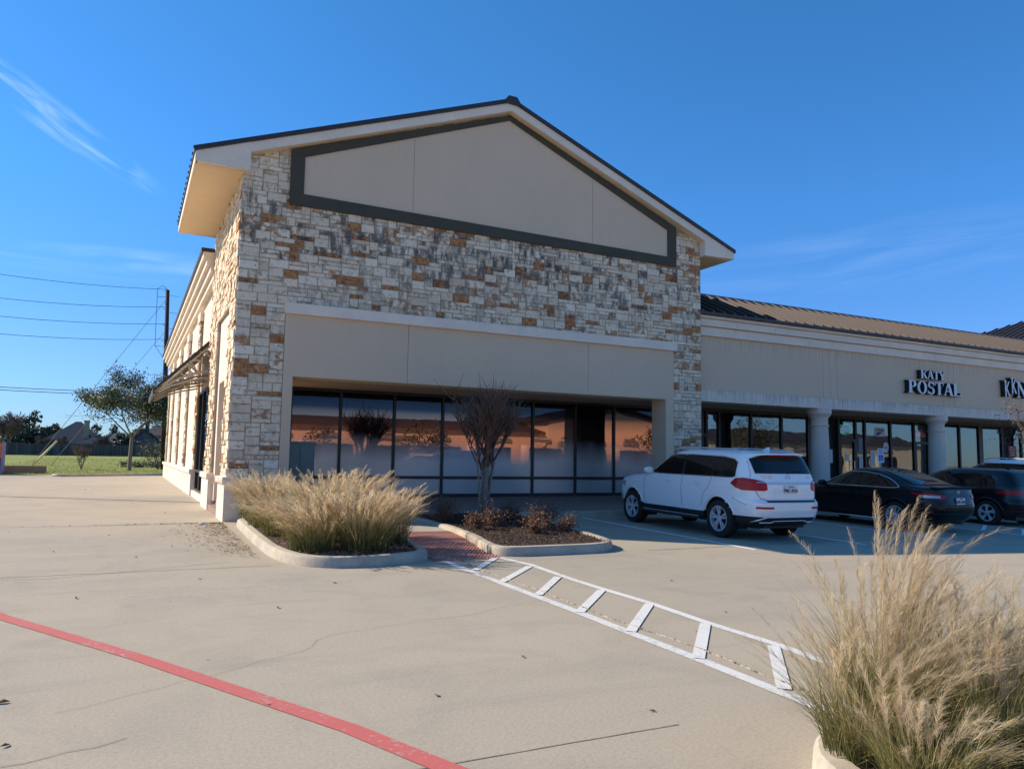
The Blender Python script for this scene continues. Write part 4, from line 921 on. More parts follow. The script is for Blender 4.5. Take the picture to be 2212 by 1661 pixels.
def wheel(root, x, y, r, wd, style, sg):
    """axle along x; sg = outside direction"""
    t = thing('wheel', '', '', (x, y, r)); del t['label']; del t['category']; t.parent = root
    rimr = r*.66 if style != 'ten' else r*.70
    b = MB(); h = wd/2
    b.lathe([(rimr, -h*.9), (r*.86, -h), (r*.965, -h*.86), (r, -h*.55), (r, h*.55), (r*.965, h*.86), (r*.86, h), (rimr, h*.9)], 'x', n=48)
    for k in range(4): b.lathe([(r+.003, -h*.5+k*h*.3), (r+.003, -h*.5+k*h*.3+h*.16)], 'x', n=48)
    b.build('tyre', 'rubber', t, smooth='auto')
    b = MB(); q = lambda a: (min(a*h, a*h))
    prof = [(rimr+.004, sg*h*.92), (rimr-.012, sg*h*.93), (rimr-.022, sg*h*.75), (rimr-.03, -sg*h*.5)]
    b.lathe(prof, 'x', n=48)
    o1 = sg*h*.80; o0 = sg*h*.62
    def spoke(a, w0, w1, r0, r1, mi=0):
        ca, sa = math.cos(a), math.sin(a); pa = (-sa, ca); vs = []
        for rr_, w_, oo in ((r0, w0, o1), (r1, w1, sg*h*.88)):
            for e in (-1, 1): vs.append((oo, rr_*ca+e*w_/2*pa[0], rr_*sa+e*w_/2*pa[1]))
        for rr_, w_, oo in ((r0, w0*1.1, o0), (r1, w1*1.1, sg*h*.66)):
            for e in (-1, 1): vs.append((oo, rr_*ca+e*w_/2*pa[0], rr_*sa+e*w_/2*pa[1]))
        b.add(vs, [(0, 1, 3, 2), (0, 2, 6, 4), (1, 5, 7, 3), (2, 3, 7, 6)], mi)
    if style == 'double':
        for k in range(5):
            for e in (-.17, .17): spoke(2*math.pi*k/5+.3+e, .032, .044, .05, rimr-.01)
    elif style == 'ten':
        for k in range(5):
            for e in (-.13, .13): spoke(2*math.pi*k/5+.3+e, .016, .022, .05, rimr-.01)
            spoke(2*math.pi*(k+.5)/5+.3, .012, .016, .05, rimr-.01)
    else:
        for k in range(5):
            a = 2*math.pi*k/5; vs = [(o1, .05*math.cos(a-.4), .05*math.sin(a-.4)), (o1, .05*math.cos(a+.5), .05*math.sin(a+.5)), (sg*h*.88, (rimr-.01)*math.cos(a+.62), (rimr-.01)*math.sin(a+.62)), (sg*h*.88, (rimr-.01)*math.cos(a+.12), (rimr-.01)*math.sin(a+.12))]
            b.add(vs, [(0, 1, 2, 3)])
    b.lathe([(.001, sg*h*.86), (.05, sg*h*.86), (.06, sg*h*.80), (.065, o0)], 'x', n=20)
    b.build('rim', 'alloy', t, smooth='auto')
    b = MB(); b.lathe([(.001, sg*h*.35), (rimr*.80, sg*h*.35), (rimr*.80, sg*h*.25)], 'x', n=32); b.build('brake_disc', 'alloy_dark', t)
    return t
def wheels(root, X, ys, r, wd, style):
    for y in ys:
        for sg in (-1, 1): wheel(root, sg*(X-wd/2-.012), y, r, wd, style, sg)
def mirror_part(root, c, yb, zb, mats):
    for sg in (-1, 1):
        b = MB(); prof = []
        x0 = sg*(c.half(yb, zb)+.0); n_ = 10
        vs = []
        for i in range(7):
            t = i/6; x = x0+sg*(.03+.19*t); rr_ = .075*math.sin(math.pi*(.18+.70*t))**.5
            for j in range(n_):
                a = 2*math.pi*j/n_; vs.append((x, yb-.02+rr_*.62*math.cos(a)+.04*t, zb+.06+rr_*.95*math.sin(a)))
        b.add(vs, [(i*n_+j, i*n_+(j+1) % n_, (i+1)*n_+(j+1) % n_, (i+1)*n_+j) for i in range(6) for j in range(n_)]+[tuple(range(n_)), tuple(range(6*n_, 7*n_))])
        b.tube([(x0-sg*.03, yb, zb+.0), (x0+sg*.1, yb, zb+.05)], .025, 6)
        b.build('side_mirror', mats, root, smooth='auto')
def plate_part(root, c, z, top, main, w=.31, h=.16, face=None):
    yb = c.rear(0, z)-.022
    b = MB(); b.box(-w/2, w/2, yb-.004, yb+.02, z-h/2, z+h/2); p_ = b.build('licence_plate', 'plate', root)
    text(main, .093, 'plate_text', 'plate_ink', p_, FM(0, yb-.007, z-.02), .002, .92, .001)
    text(top, .034, 'plate_text', 'plate_ink', p_, FM(0, yb-.007, z+.052), .002, 1, 0)
    return yb
# --- white SUV
suv = thing('white_suv', 'large white SUV with red tail lamps parked nose in before the corner shop', 'suv', (11.80, 13.66, .092), R(-1.2)); suv.rotation_euler = (R(1.1), 0, R(-1.2))
c = Car([(.30, -2.36, 2.25, .86), (.38, -2.50, 2.36, .91), (.50, -2.60, 2.44, .94), (.60, -2.635, 2.46, .955), (.76, -2.64, 2.47, .965), (.80, -2.60, 2.465, .965), (.84, -2.56, 2.45, .965), (.98, -2.555, 2.40, .965), (1.06, -2.55, 2.30, .96), (1.12, -2.54, 2.05, .955),
         (1.16, -2.53, 1.65, .95), (1.20, -2.515, 1.30, .94), (1.26, -2.49, 1.10, .922), (1.36, -2.45, .92, .90), (1.50, -2.375, .68, .865), (1.62, -2.30, .46, .832), (1.69, -2.25, .30, .805), (1.735, -2.20, .12, .765), (1.765, -2.08, -.12, .70), (1.785, -1.9, -.4, .60), (1.795, -1.6, -.8, .42)], 6.5, 4.6)
W_ = [(-1.535, .385), (1.535, .385)]
c.body(W_, .455, ['car_white', 'plastic_black'], suv, .515)
wheels(suv, .955, (-1.535, 1.535), .385, .26, 'double')
# side glass: one dark band in three panes
hi = lambda y: float(np.interp(y, [-2.06, -1.92, -1.6, -.6, .15, .45, .75, .95], [1.50, 1.60, 1.645, 1.665, 1.655, 1.58, 1.42, 1.27]))
lo = lambda y: float(np.interp(y, [-2.1, -1.95, .6, .98], [1.30, 1.235, 1.215, 1.225]))
for a, b_ in ((-2.0, -1.36), (-1.33, -.42), (-.36, .92)): c.side_patch(a, b_, lo, hi, 'car_glass', 'side_window', suv, .005, 22, 8)
for sg in (-1, 1):
    b = MB()
    for ff in (lo, hi):
        P = [(-2.03+2.99*k/50) for k in range(51)]; b.tube([(sg*(c.half(y, ff(y))+.006), y, ff(y)+(.004 if ff is hi else -.004)) for y in P], .011, 5)
    b.build('window_trim', 'chrome', suv, smooth=True)
c.side_patch(-1.36, -1.33, lambda y: lo(y)+.01, lambda y: hi(y)-.01, 'plastic_black', 'pillar_trim', suv, .004, 2, 8); c.side_patch(-.42, -.36, lambda y: lo(y)+.01, lambda y: hi(y)-.01, 'plastic_black', 'pillar_trim', suv, .004, 2, 8)
# door gaps, crease
c.side_line([(.98, 1.20), (1.02, .9), (.98, .56), (.94, .52)], .004, 'plastic_black', 'door_gap', suv, .001)
c.side_line([(-.40, 1.21), (-.36, .9), (-.40, .56)], .004, 'plastic_black', 'door_gap', suv, .001)
c.side_line([(-1.34, 1.22), (-1.26, 1.02), (-1.10, .86), (-1.02, .60)], .004, 'plastic_black', 'door_gap', suv, .001)
c.side_line([(-2.30, .72), (-2.05, .80), (-1.95, .84)], .004, 'plastic_black', 'door_gap', suv, .001)
c.side_line([(-2.1, 1.03), (-1.0, 1.035), (.3, 1.02), (1.4, .99)], .006, 'car_white', 'body_crease', suv, .001, n=6)
for y in (.02, -.96):
    for sg in (-1, 1): b = MB(); b.tube([(sg*(c.half(y, 1.07)+.012), y-.10, 1.075), (sg*(c.half(y, 1.07)+.034), y-.06, 1.08), (sg*(c.half(y, 1.07)+.034), y+.07, 1.08), (sg*(c.half(y, 1.07)+.012), y+.11, 1.075)], [.012, .017, .017, .012], 8); b.build('door_handle', 'car_white', suv, smooth=True)
mirror_part(suv, c, .80, 1.22, 'car_white')
# running board
for sg in (-1, 1): b = MB(); b.box(min(sg*.90, sg*.99), max(sg*.90, sg*.99), -1.02, 1.02, .335, .385); b.build('running_board', 'plastic_black', suv)
for sg in (-1, 1): b = MB(); b.box(min(sg*.985, sg*.998), max(sg*.985, sg*.998), -1.0, 1.0, .386, .398); b.build('step_trim', 'chrome', suv)
# rear: glass, spoiler, lamps
c.rear_patch(-.76, .76, lambda a: 1.335+.0*a, lambda a: 1.705-.09*abs(a/.76)**3, 'car_glass', 'rear_window', suv, .010, 30, 8, (1,))
b = MB(); vs = []; K = 20
for k in range(K+1):
    x = -.72+1.44*k/K; yb = c.rear(x, 1.70); e = abs(x)/.72; d = .13*(1-e**6)+.0
    vs += [(x, yb+.22, 1.765-.05*e**3), (x, yb-d-.02, 1.735-.03*e**3), (x, yb-d-.03, 1.705-.03*e**3), (x, yb+.05, 1.685-.03*e**3)]
b.add(vs, [(4*k+j, 4*k+j+1, 4*k+j+5, 4*k+j+4) for k in range(K) for j in range(3)]+[(0, 1, 2, 3), (4*K, 4*K+1, 4*K+2, 4*K+3)]); b.build('roof_spoiler', 'car_white', suv, smooth='auto')
c.rear_patch(-.30, .30, 1.672, 1.70, 'tail_red', 'brake_light', suv, .018, 10, 1, (1,))
tl_hi = lambda a: float(np.interp(a, [.58, .64, .82, 1.02, 1.22, 1.36], [1.14, 1.185, 1.225, 1.245, 1.225, 1.13])); tl_lo = lambda a: float(np.interp(a, [.58, .64, .9, 1.1, 1.25, 1.36], [1.02, 1.0, 1.0, 1.0, 1.045, 1.12]))
c.rear_patch(.58, 1.36, tl_lo, tl_hi, 'tail_red', 'tail_light', suv, .012, 34, 6)
c.rear_patch(.62, .78, lambda a: 1.155, lambda a: 1.18, 'tail_clear', 'reverse_light', suv, .018, 8, 1)
c.side_line([(-2.50, .0), ], .004, 'plastic_black', 'door_gap', suv) if False else None
b = MB(); b.tube([(x, c.rear(x, 1.15)-.022, 1.15) for x in [-.56+1.12*k/20 for k in range(21)]], .014, 6); b.build('tailgate_trim', 'chrome', suv, smooth=True)
b = MB()
for sg in (-1, 1):
    P = [(sg*.60, c.rear(.60, .815)-.004, .815), (sg*.72, c.rear(.72, .86)-.004, .86), (sg*.80, c.rear(.78, .99)-.004, .99)]
    b.tube(P, .004, 4); b.tube([(sg*.83, c.rear(.83, 1.24)-.004, 1.24), (sg*.80, c.rear(.80, 1.34)-.004, 1.34), (sg*.765, c.rear(.765, 1.55)-.003, 1.55), (sg*.74, c.rear(.74, 1.72)+.0, 1.72)], .004, 4)
b.tube([(x, c.rear(x, .815)-.004, .815) for x in [-.60+1.2*k/16 for k in range(17)]], .005, 4); b.build('tailgate_gap', 'plastic_black', suv)
b = MB(); b.tube([(x, c.rear(x, .80)-.006, .80) for x in [-.62+1.24*k/16 for k in range(17)]], .02, 6); b.build('bumper_step', 'plastic_black', suv, smooth=True)
c.rear_patch(.50, .86, .655, .695, 'tail_red', 'reflector', suv, .010, 10, 1)
b = MB(); P = [(x, c.rear(x, .50)-.014, .50+.0) for x in [-.62+1.24*k/18 for k in range(19)]]
b.tube(P, .02, 6)
for sg in (-1, 1): b.tube([(sg*.62, c.rear(.62, .5)-.014, .50), (sg*.74, c.rear(.74, .43)-.012, .43), (sg*.80, c.rear(.8, .38)-.012, .385)], [.02, .018, .01], 6)
b.tube([(sgx, c.rear(sgx, .39)-.014, .385+.03*(abs(sgx) < .40)) for sgx in [-.70+1.4*k/18 for k in range(19)]], .014, 6); b.build('bumper_skid_trim', 'chrome', suv, smooth=True)
yb = plate_part(suv, c, 1.025, '* TEXAS *', 'PMC-4765')
text('GL 350', .06, 'badge', 'chrome', suv, FM(-.50, c.rear(.5, 1.26)-.012, 1.262), .004, 1.15, .002); text('4MATIC', .034, 'badge', 'chrome', suv, FM(.56, c.rear(.56, 1.26)-.010, 1.262), .003, 1.1, .001)
b = MB(); yb = c.rear(0, 1.265)-.014; b.tube([(.058*math.cos(a), yb, 1.262+.058*math.sin(a)) for a in [2*math.pi*k/24 for k in range(25)]], .006, 5, cap=False)
for k in range(3): a = math.pi/2+2*math.pi*k/3; b.tube([(0, yb, 1.262), (.055*math.cos(a), yb, 1.262+.055*math.sin(a))], [.009, .002], 5)
b.build('emblem', 'chrome', suv, smooth=True)
b = MB(); b.tube([(.02, c.rear(0, 1.37)-.02, 1.365), (.20, c.rear(.2, 1.39)-.02, 1.385), (.36, c.rear(.36, 1.37)-.02, 1.375)], [.014, .009, .005], 5); b.build('rear_wiper', 'plastic_black', suv)
for sg in (-1, 1):
    b = MB(); P = [(sg*.685, y, float(np.interp(y, [-1.95, -1.75, -.2, .05, .22], [1.755, 1.80, 1.825, 1.80, 1.745]))) for y in [-1.95+2.17*k/24 for k in range(25)]]; b.tube(P, .016, 6)
    for y in (-1.35, -.55): b.tube([(sg*.685, y, 1.75), (sg*.685, y, 1.82)], .02, 6)
    b.build('roof_rail', 'alloy', suv, smooth=True)
b = MB(); b.prism([(-1.98, 1.77), (-1.80, 1.78), (-1.94, 1.85), (-1.99, 1.85)], -.02, .02, 'x'); b.build('roof_antenna', 'car_white', suv)
b = MB(); b.box(-.62, .62, -2.30, -1.9, .25, .36); b.tube([(-.5, -2.4, .29), (-.5, -1.5, .29)], .03, 8); b.build('underbody', 'plastic_black', suv)
# front lamps seen from the side
for sg in (-1, 1):
    b = MB(); vs = []
    for i in range(9):
        y = 1.86+.52*i/8
        for z in (.86+.02*i/8, .99-.01*i/8): vs.append((sg*(c.half(y, z)+.006), y, z))
    b.add(vs, [(2*i, 2*i+2, 2*i+3, 2*i+1) for i in range(8)]); b.build('headlight', 'tail_clear', suv)
# --- black sedan
sed = thing('black_sedan', 'glossy black sedan with chrome window trim parked right of the white SUV', 'sedan', (17.22, 13.64, .092)); sed.rotation_euler = (R(1.1), 0, R(0))
c = Car([(.20, -2.15, 2.2, .82), (.28, -2.30, 2.30, .87), (.40, -2.41, 2.38, .90), (.52, -2.455, 2.43, .915), (.62, -2.46, 2.43, .92), (.70, -2.44, 2.41, .92), (.78, -2.42, 2.36, .92), (.86, -2.40, 2.15, .917), (.91, -2.385, 1.75, .91), (.955, -2.375, 1.30, .90), (.99, -2.37, 1.08, .885),
         (1.025, -2.35, .95, .868), (1.045, -2.18, .88, .858), (1.065, -2.0, .82, .845), (1.10, -1.84, .73, .825), (1.18, -1.60, .54, .785), (1.27, -1.32, .34, .735), (1.34, -1.08, .16, .69), (1.39, -.86, -.02, .64), (1.42, -.66, -.16, .57), (1.437, -.45, -.3, .42)], 5.0, 3.6)
c.body([(-1.41, .335), (1.41, .335)], .385, ['car_black', 'plastic_black'], sed, .25, step=.025)
wheels(sed, .915, (-1.41, 1.41), .335, .22, 'ten')
hi = lambda y: float(np.interp(y, [-1.52, -1.40, -1.2, -.9, -.5, .0, .3, .58, .74], [1.02, 1.10, 1.20, 1.285, 1.33, 1.32, 1.24, 1.10, 1.02])); lo = lambda y: float(np.interp(y, [-1.52, -1.35, .74], [1.01, .985, .975]))
for a, b_ in ((-1.48, -.42), (-.36, .70)): c.side_patch(a, b_, lo, hi, 'car_glass', 'side_window', sed, .005, 26, 6)
for sg in (-1, 1):
    b = MB()
    for ff in (lo, hi): b.tube([(sg*(c.half(y, ff(y))+.008), y, ff(y)) for y in [-1.52+2.26*k/44 for k in range(45)]], .010, 5)
    b.build('window_trim', 'chrome', sed, smooth=True)
# rear window lies on the sloping back between roof and boot
b = MB(); vs = []
for i in range(13):
    z = 1.085+(1.385-1.085)*i/12; yr, yf, w = c.par(z)
    for j in range(17):
        x = (-.94+1.88*j/16)*(w-.05)*.94; vs.append((x, c.rear(x, z)-.012, z+.010))
b.add(vs, [(i*17+j, i*17+j+1, (i+1)*17+j+1, (i+1)*17+j) for i in range(12) for j in range(16)]); b.build('rear_window', 'car_glass', sed, smooth=True)
c.rear_patch(.46, 1.22, lambda a: float(np.interp(a, [.46, .6, .9, 1.22], [.80, .77, .78, .90])), lambda a: float(np.interp(a, [.46, .7, 1.22], [.87, .895, .915])), 'tail_red', 'tail_light', sed, .010, 22, 4)
c.rear_patch(.60, 1.02, lambda a: .80, lambda a: .86, 'tail_clear', 'reverse_light', sed, .014, 12, 1)
b = MB(); b.prism([(-2.36, 1.015), (-2.16, 1.035), (-2.2, 1.052), (-2.39, 1.045)], -.70, .70, 'x'); b.build('boot_lip', 'car_black', sed)
b = MB(); b.tube([(x, c.rear(x, .64)-.006, .64-.0*abs(x)) for x in [-.42+.84*k/12 for k in range(13)]], .012, 5); b.tube([(x, c.rear(x, .44)-.006, .44) for x in [-.72+1.44*k/16 for k in range(17)]], .010, 5); b.build('bumper_trim', 'plastic_black', sed)
for xx in (-.42, .42): 
    pass
c.side_line([(.80, .96), (.84, .70), (.78, .34)], .003, 'plastic_black', 'door_gap', sed, .001); c.side_line([(-.39, .97), (-.37, .70), (-.42, .34)], .003, 'plastic_black', 'door_gap', sed, .001)
for y in (.0, -.86):
    for sg in (-1, 1): b = MB(); b.tube([(sg*(c.half(y, .85)+.012), y-.10, .85), (sg*(c.half(y, .85)+.03), y-.05, .853), (sg*(c.half(y, .85)+.03), y+.06, .853), (sg*(c.half(y, .85)+.012), y+.10, .85)], .012, 6); b.build('door_handle', 'car_black', sed, smooth=True)
for sg in (-1, 1): b = MB(); b.tube([(sg*.925, y, .235) for y in (-1.0, 0, 1.0)], .014, 6); b.build('sill_trim', 'chrome', sed, smooth=True)
mirror_part(sed, c, .62, .95, 'car_black')
plate_part(sed, c, .735, 'TEXAS', 'BVB-3893', .30, .15)
b = MB(); yb = c.rear(0, .93)-.010
for rx, rz in ((.055, .037), (.024, .036)): b.tube([(rx*math.cos(a), yb, .935+rz*math.sin(a)) for a in [2*math.pi*k/24 for k in range(25)]], .004, 5, cap=False)
b.tube([(.036*math.cos(a), yb, .952+.013*math.sin(a)) for a in [2*math.pi*k/20 for k in range(21)]], .004, 5, cap=False); b.build('emblem', 'chrome', sed, smooth=True)
b = MB(); b.box(-.6, .6, -2.1, -1.85, .16, .3); b.build('underbody', 'plastic_black', sed)
# --- dark hatchback
hat = thing('dark_hatchback', 'dark graphite hatchback parked at the right edge beyond the black sedan', 'hatchback', (20.98, 13.70, .092)); hat.rotation_euler = (R(1.1), 0, 0)
c = Car([(.20, -1.85, 1.9, .80), (.30, -1.98, 2.02, .86), (.45, -2.06, 2.10, .885), (.60, -2.08, 2.12, .895), (.72, -2.03, 2.10, .895), (.85, -2.01, 1.95, .893), (.92, -2.0, 1.6, .885), (.97, -1.99, 1.20, .875), (1.01, -1.98, .95, .862), (1.10, -1.95, .80, .825), (1.20, -1.90, .62, .785), (1.30, -1.83, .42, .74), (1.37, -1.77, .24, .70), (1.42, -1.70, .04, .64), (1.45, -1.55, -.2, .55), (1.465, -1.3, -.5, .4)], 6, 3.6)
c.body([(-1.32, .325), (1.32, .325)], .375, ['car_graphite', 'plastic_black'], hat, .26, step=.03)
wheels(hat, .89, (-1.32, 1.32), .325, .22, 'blade')
hi = lambda y: float(np.interp(y, [-1.62, -1.45, -1.0, -.3, .1, .4, .62], [1.22, 1.30, 1.345, 1.36, 1.31, 1.18, 1.05])); lo = lambda y: float(np.interp(y, [-1.62, -1.2, .62], [1.12, 1.03, 1.01]))
for a, b_ in ((-1.58, -1.18), (-1.14, -.36), (-.30, .58)): c.side_patch(a, b_, lo, hi, 'car_glass', 'side_window', hat, .005, 20, 6)
c.rear_patch(-.62, .62, 1.05, 1.36, 'car_glass', 'rear_window', hat, .010, 24, 6, (1,))
c.rear_patch(.42, 1.12, lambda a: float(np.interp(a, [.42, 1.12], [.80, .84])), lambda a: float(np.interp(a, [.42, .9, 1.12], [.91, .93, .90])), 'tail_red', 'tail_light', hat, .010, 18, 4)
c.side_line([(.70, 1.0), (.74, .70), (.70, .34)], .003, 'plastic_black', 'door_gap', hat, .001); c.side_line([(-.33, 1.0), (-.30, .70), (-.34, .34)], .003, 'plastic_black', 'door_gap', hat, .001)
c.rear_patch(.0, .95, .40, .415, 'tail_red', 'bumper_line', hat, .012, 20, 1)
mirror_part(hat, c, .52, .98, 'car_graphite')
plate_part(hat, c, .62, 'TEXAS', 'MKD-4174', .30, .15)
b = MB(); b.prism([(-1.42, 1.455), (-1.28, 1.465), (-1.40, 1.53), (-1.44, 1.53)], -.015, .015, 'x'); b.build('roof_antenna', 'plastic_black', hat)
b = MB(); b.box(-.6, .6, -1.9, -1.6, .16, .3); b.build('underbody', 'plastic_black', hat)
# --- pale SUV beyond the hatchback
cs = copy_tree(suv); cs.name = 'white_suv'; cs['label'] = 'white SUV with roof rails mostly hidden behind the dark hatchback'; cs.location = (24.1, 14.3, .06); cs.rotation_euler = (R(1.1), 0, 0); cs.scale = (.97, .93, .985)
for x in (suv, cs): x['group'] = 'white SUVs parked before the shops'
for ch in list(cs.children):
    if ch.name.split('.')[0] in ('badge', 'emblem', 'licence_plate'): 
        for c2 in list(ch.children): bpy.data.objects.remove(c2)
        bpy.data.objects.remove(ch)

# ------------------------------------------------------------------ plants
def ribbon(V, F, T, pts, w, side, tone):
    """tapering flat blade along pts"""
    o = len(V); n = len(pts)
    for i, p in enumerate(pts):
        ww = w*(1-(i/(n-1))**1.5*.88)*.5
        V.append((p[0]-side[0]*ww, p[1]-side[1]*ww, p[2])); V.append((p[0]+side[0]*ww, p[1]+side[1]*ww, p[2]))
    for i in range(n-1):
        F.append((o+2*i, o+2*i+1, o+2*i+3, o+2*i+2)); T.append(tone(i/(n-1)) if callable(tone) else tone)
def vtf(V, F, T, name, mat, parent):
    me = bpy.data.meshes.new(name); me.from_pydata(V, [], F); me.materials.append(MT[mat]); me.attributes.new('tone', 'FLOAT', 'FACE').data.foreach_set('value', T); me.update()
    o = bpy.data.objects.new(name, me); C.objects.link(o); o.parent = parent; return o
def grass_clump(label, loc, h, rad, nb, npl, seed, wind=(.25, -.05), bw=.005, brl=40, bl=.085, brw=.0022, spread=.75, ph=1.0, plmax=1.0):
    r = random.Random(seed); t = thing('grass_clump', label, 'ornamental grass', loc, 0, 'clumps of feathery ornamental grass')
    V, F, T = [], [], []
    for _ in range(nb):
        a = r.uniform(0, 2*math.pi); q = rad*.42*math.sqrt(r.random()); x0, y0 = q*math.cos(a), q*math.sin(a)
        a2 = a+r.gauss(0, .5); L = h*r.uniform(.35, .86); out = spread*r.uniform(.15, 1.15)*L; dr = r.uniform(.0, .6)*L*(.2+r.random()**2)
        dx, dy = math.cos(a2), math.sin(a2); pts = []
        for i in range(6):
            s_ = i/5; pts.append((x0+dx*out*s_**1.7+wind[0]*L*.5*s_**2, y0+dy*out*s_**1.7+wind[1]*L*.5*s_**2, L*(s_-.12*s_*s_)-dr*s_**3))
        g_ = r.random(); sd_ = r.uniform(0, math.pi)
        ribbon(V, F, T, pts, bw*r.uniform(.7, 1.4), (math.cos(sd_), math.sin(sd_)), (lambda u, g_=g_: min(1, .02+.55*u**1.2+.35*g_*g_)))
    vtf(V, F, T, 'blades', 'blade', t)
    V, F, T = [], [], []; V2, F2, T2 = [], [], []
    for _ in range(npl):
        a = r.uniform(0, 2*math.pi); q = rad*.35*math.sqrt(r.random()); x0, y0 = q*math.cos(a), q*math.sin(a); a2 = a+r.gauss(0, .4)
        L = h*ph*(.48+.52*r.random()**.8)*(1 if r.random() < .88 else plmax); out = spread*.85*r.random()**.8*L; dx, dy = math.cos(a2), math.sin(a2); pts = []; n = 12
        bend = r.uniform(.1, .8)
        for i in range(n+1):
            s_ = i/n; pts.append(Vector((x0+dx*out*s_**1.6+wind[0]*L*bend*1.6*s_**2.6, y0+dy*out*s_**1.6+wind[1]*L*bend*1.6*s_**2.6, L*(s_-.10*s_*s_)-bend*.28*L*s_**4)))
        sd_ = r.uniform(0, math.pi); ribbon(V2, F2, T2, pts, bw*.7, (math.cos(sd_), math.sin(sd_)), r.random())
        tb = r.random(); k0 = .52
        for k in range(brl):
            s_ = k0+(1-k0)*(k+r.random())/brl; i = min(n-1, int(s_*n)); p = pts[i].lerp(pts[i+1], s_*n-i); d = (pts[i+1]-pts[i]).normalized()
            ph_ = r.uniform(0, 2*math.pi); u = d.orthogonal().normalized(); w = d.cross(u); nrm = u*math.cos(ph_)+w*math.sin(ph_)
            ll = bl*r.uniform(.5, 1.2)*math.sin(math.pi*min(1, .18+.8*(s_-k0)/(1-k0)))**.7
            e1 = p+(d*.85+nrm*.40+Vector((wind[0], wind[1], 0))*.5)*ll*.5; e2 = e1+(d*.60+nrm*.40+Vector((wind[0]*1.4, wind[1]*1.4, -.25)))*ll*.5
            sd2 = r.uniform(0, math.pi); ribbon(V, F, T, [p, e1, e2], brw, (math.cos(sd2)*.8, math.sin(sd2)*.8), min(1, max(0, tb*.6+.4*r.random())))
    vtf(V2, F2, T2, 'stems', 'blade_gold', t); vtf(V, F, T, 'plumes', 'plume', t)
    return t
lw = (.10, -.10)
spots = [(2.58, 11.75, 1.02, .72, 'front left clump of feathery grass nearest the rounded curb'), (3.3, 11.5, 1.22, .72, 'dense feathery grass clump at the front of the left bed near the ramp'), (3.85, 12.2, 1.12, .62, 'feathery grass clump leaning over the red ramp edge'),
         (2.95, 12.7, 1.50, .62, 'feathery grass clump in the middle of the left bed'), (2.5, 13.7, .85, .8, 'feathery grass clump halfway along the left bed towards the stone pier'), (3.65, 13.6, 1.45, .55, 'feathery grass clump in front of the dark shop window'), (2.45, 15.1, 1.34, .68, 'feathery grass clump close to the base of the stone pier'), (3.3, 15.0, 1.1, .6, 'rearmost feathery grass clump beside the utility cabinet'), (2.45, 16.4, 1.2, .6, 'feathery grass clump touching the stone pier plinth')]
for i, (x, y, h, spd, lb) in enumerate(spots):
    grass_clump(lb, (x, y, gz(y)+.12), h, .85, 420 if i < 4 else 320, 120 if i < 4 else 110, 40+i, wind=((-.30, .02), (.12, -.12), (.16, -.05), (-.12, -.1), (-.34, .04), (.20, -.1), (-.26, 0), (.1, 0), (-.2, 0))[i], bw=.010, brl=54, bl=.17, brw=.010, spread=spd)
fg = [(3.78, 2.90, 1.12, 850, 75, .5, 'tall feathery grass clump in the foreground beside the highest plumes', .55, 1.15), (4.5, 2.92, .98, 750, 50, .55, 'foreground feathery grass clump right of the tallest one', .7, 1.15), (3.42, 2.78, .80, 750, 44, .45, 'low foreground grass clump spilling over the pale curb', .95, 1.1), (4.0, 2.45, .90, 750, 66, .5, 'golden foreground grass clump in the lower right corner', .75, 1.1), (5.3, 2.9, .95, 700, 34, .6, 'thin foreground grass clump at the right picture edge', .85, 1.1), (3.30, 2.35, .60, 700, 34, .45, 'shortest foreground grass clump at the bottom picture edge', .9, 1)]
for i, (x, y, h, nb, npl, rad, lb, spd, pm) in enumerate(fg):
    grass_clump(lb, (x, y, .13), h, rad, nb, npl, 70+i, wind=(.16, -.02), bw=.0042, brl=120, bl=.10, brw=.0026, spread=spd, ph=1.15, plmax=pm)
grass_clump('tallest upright plume bundle bending right at its tip in the foreground grass', (4.02, 3.02, .13), 1.42, .26, 160, 40, 91, wind=(.42, -.02), bw=.0038, brl=150, bl=.12, brw=.0026, spread=.16, ph=1.12, plmax=1.08)
# trees
def branch(mb, tips, p, d, L, r0, depth, r, spread=.5, up=.15, nseg=4, shrink=.72, kids=(2, 3), wig=.18, sides=6, mind=0):
    pts = [Vector(p)]; rads = [r0]; dd = Vector(d).normalized()
    for i in range(nseg):
        dd = (dd+Vector((r.gauss(0, wig), r.gauss(0, wig), r.gauss(0, wig)+up))*.5).normalized(); pts.append(pts[-1]+dd*L/nseg); rads.append(r0*(1-(1-shrink*.8)*(i+1)/nseg))
    mb.tube(pts, rads, sides if depth > 1 else 4, cap=False)
    tips.append((pts[-1], dd, depth)); tips.append((pts[len(pts)//2], dd, depth))
    if depth > mind:
        for _ in range(r.randint(*kids)):
            k = r.uniform(.45, 1); i = min(nseg-1, int(k*nseg)); q = pts[i].lerp(pts[i+1], k*nseg-i)
            nd = (dd+Vector((r.gauss(0, spread), r.gauss(0, spread), r.gauss(0, spread*.6)))).normalized()
            branch(mb, tips, q, nd, L*shrink*r.uniform(.8, 1.15), rads[-1]*.85, depth-1, r, spread, up, nseg, shrink, kids, wig, sides, mind)
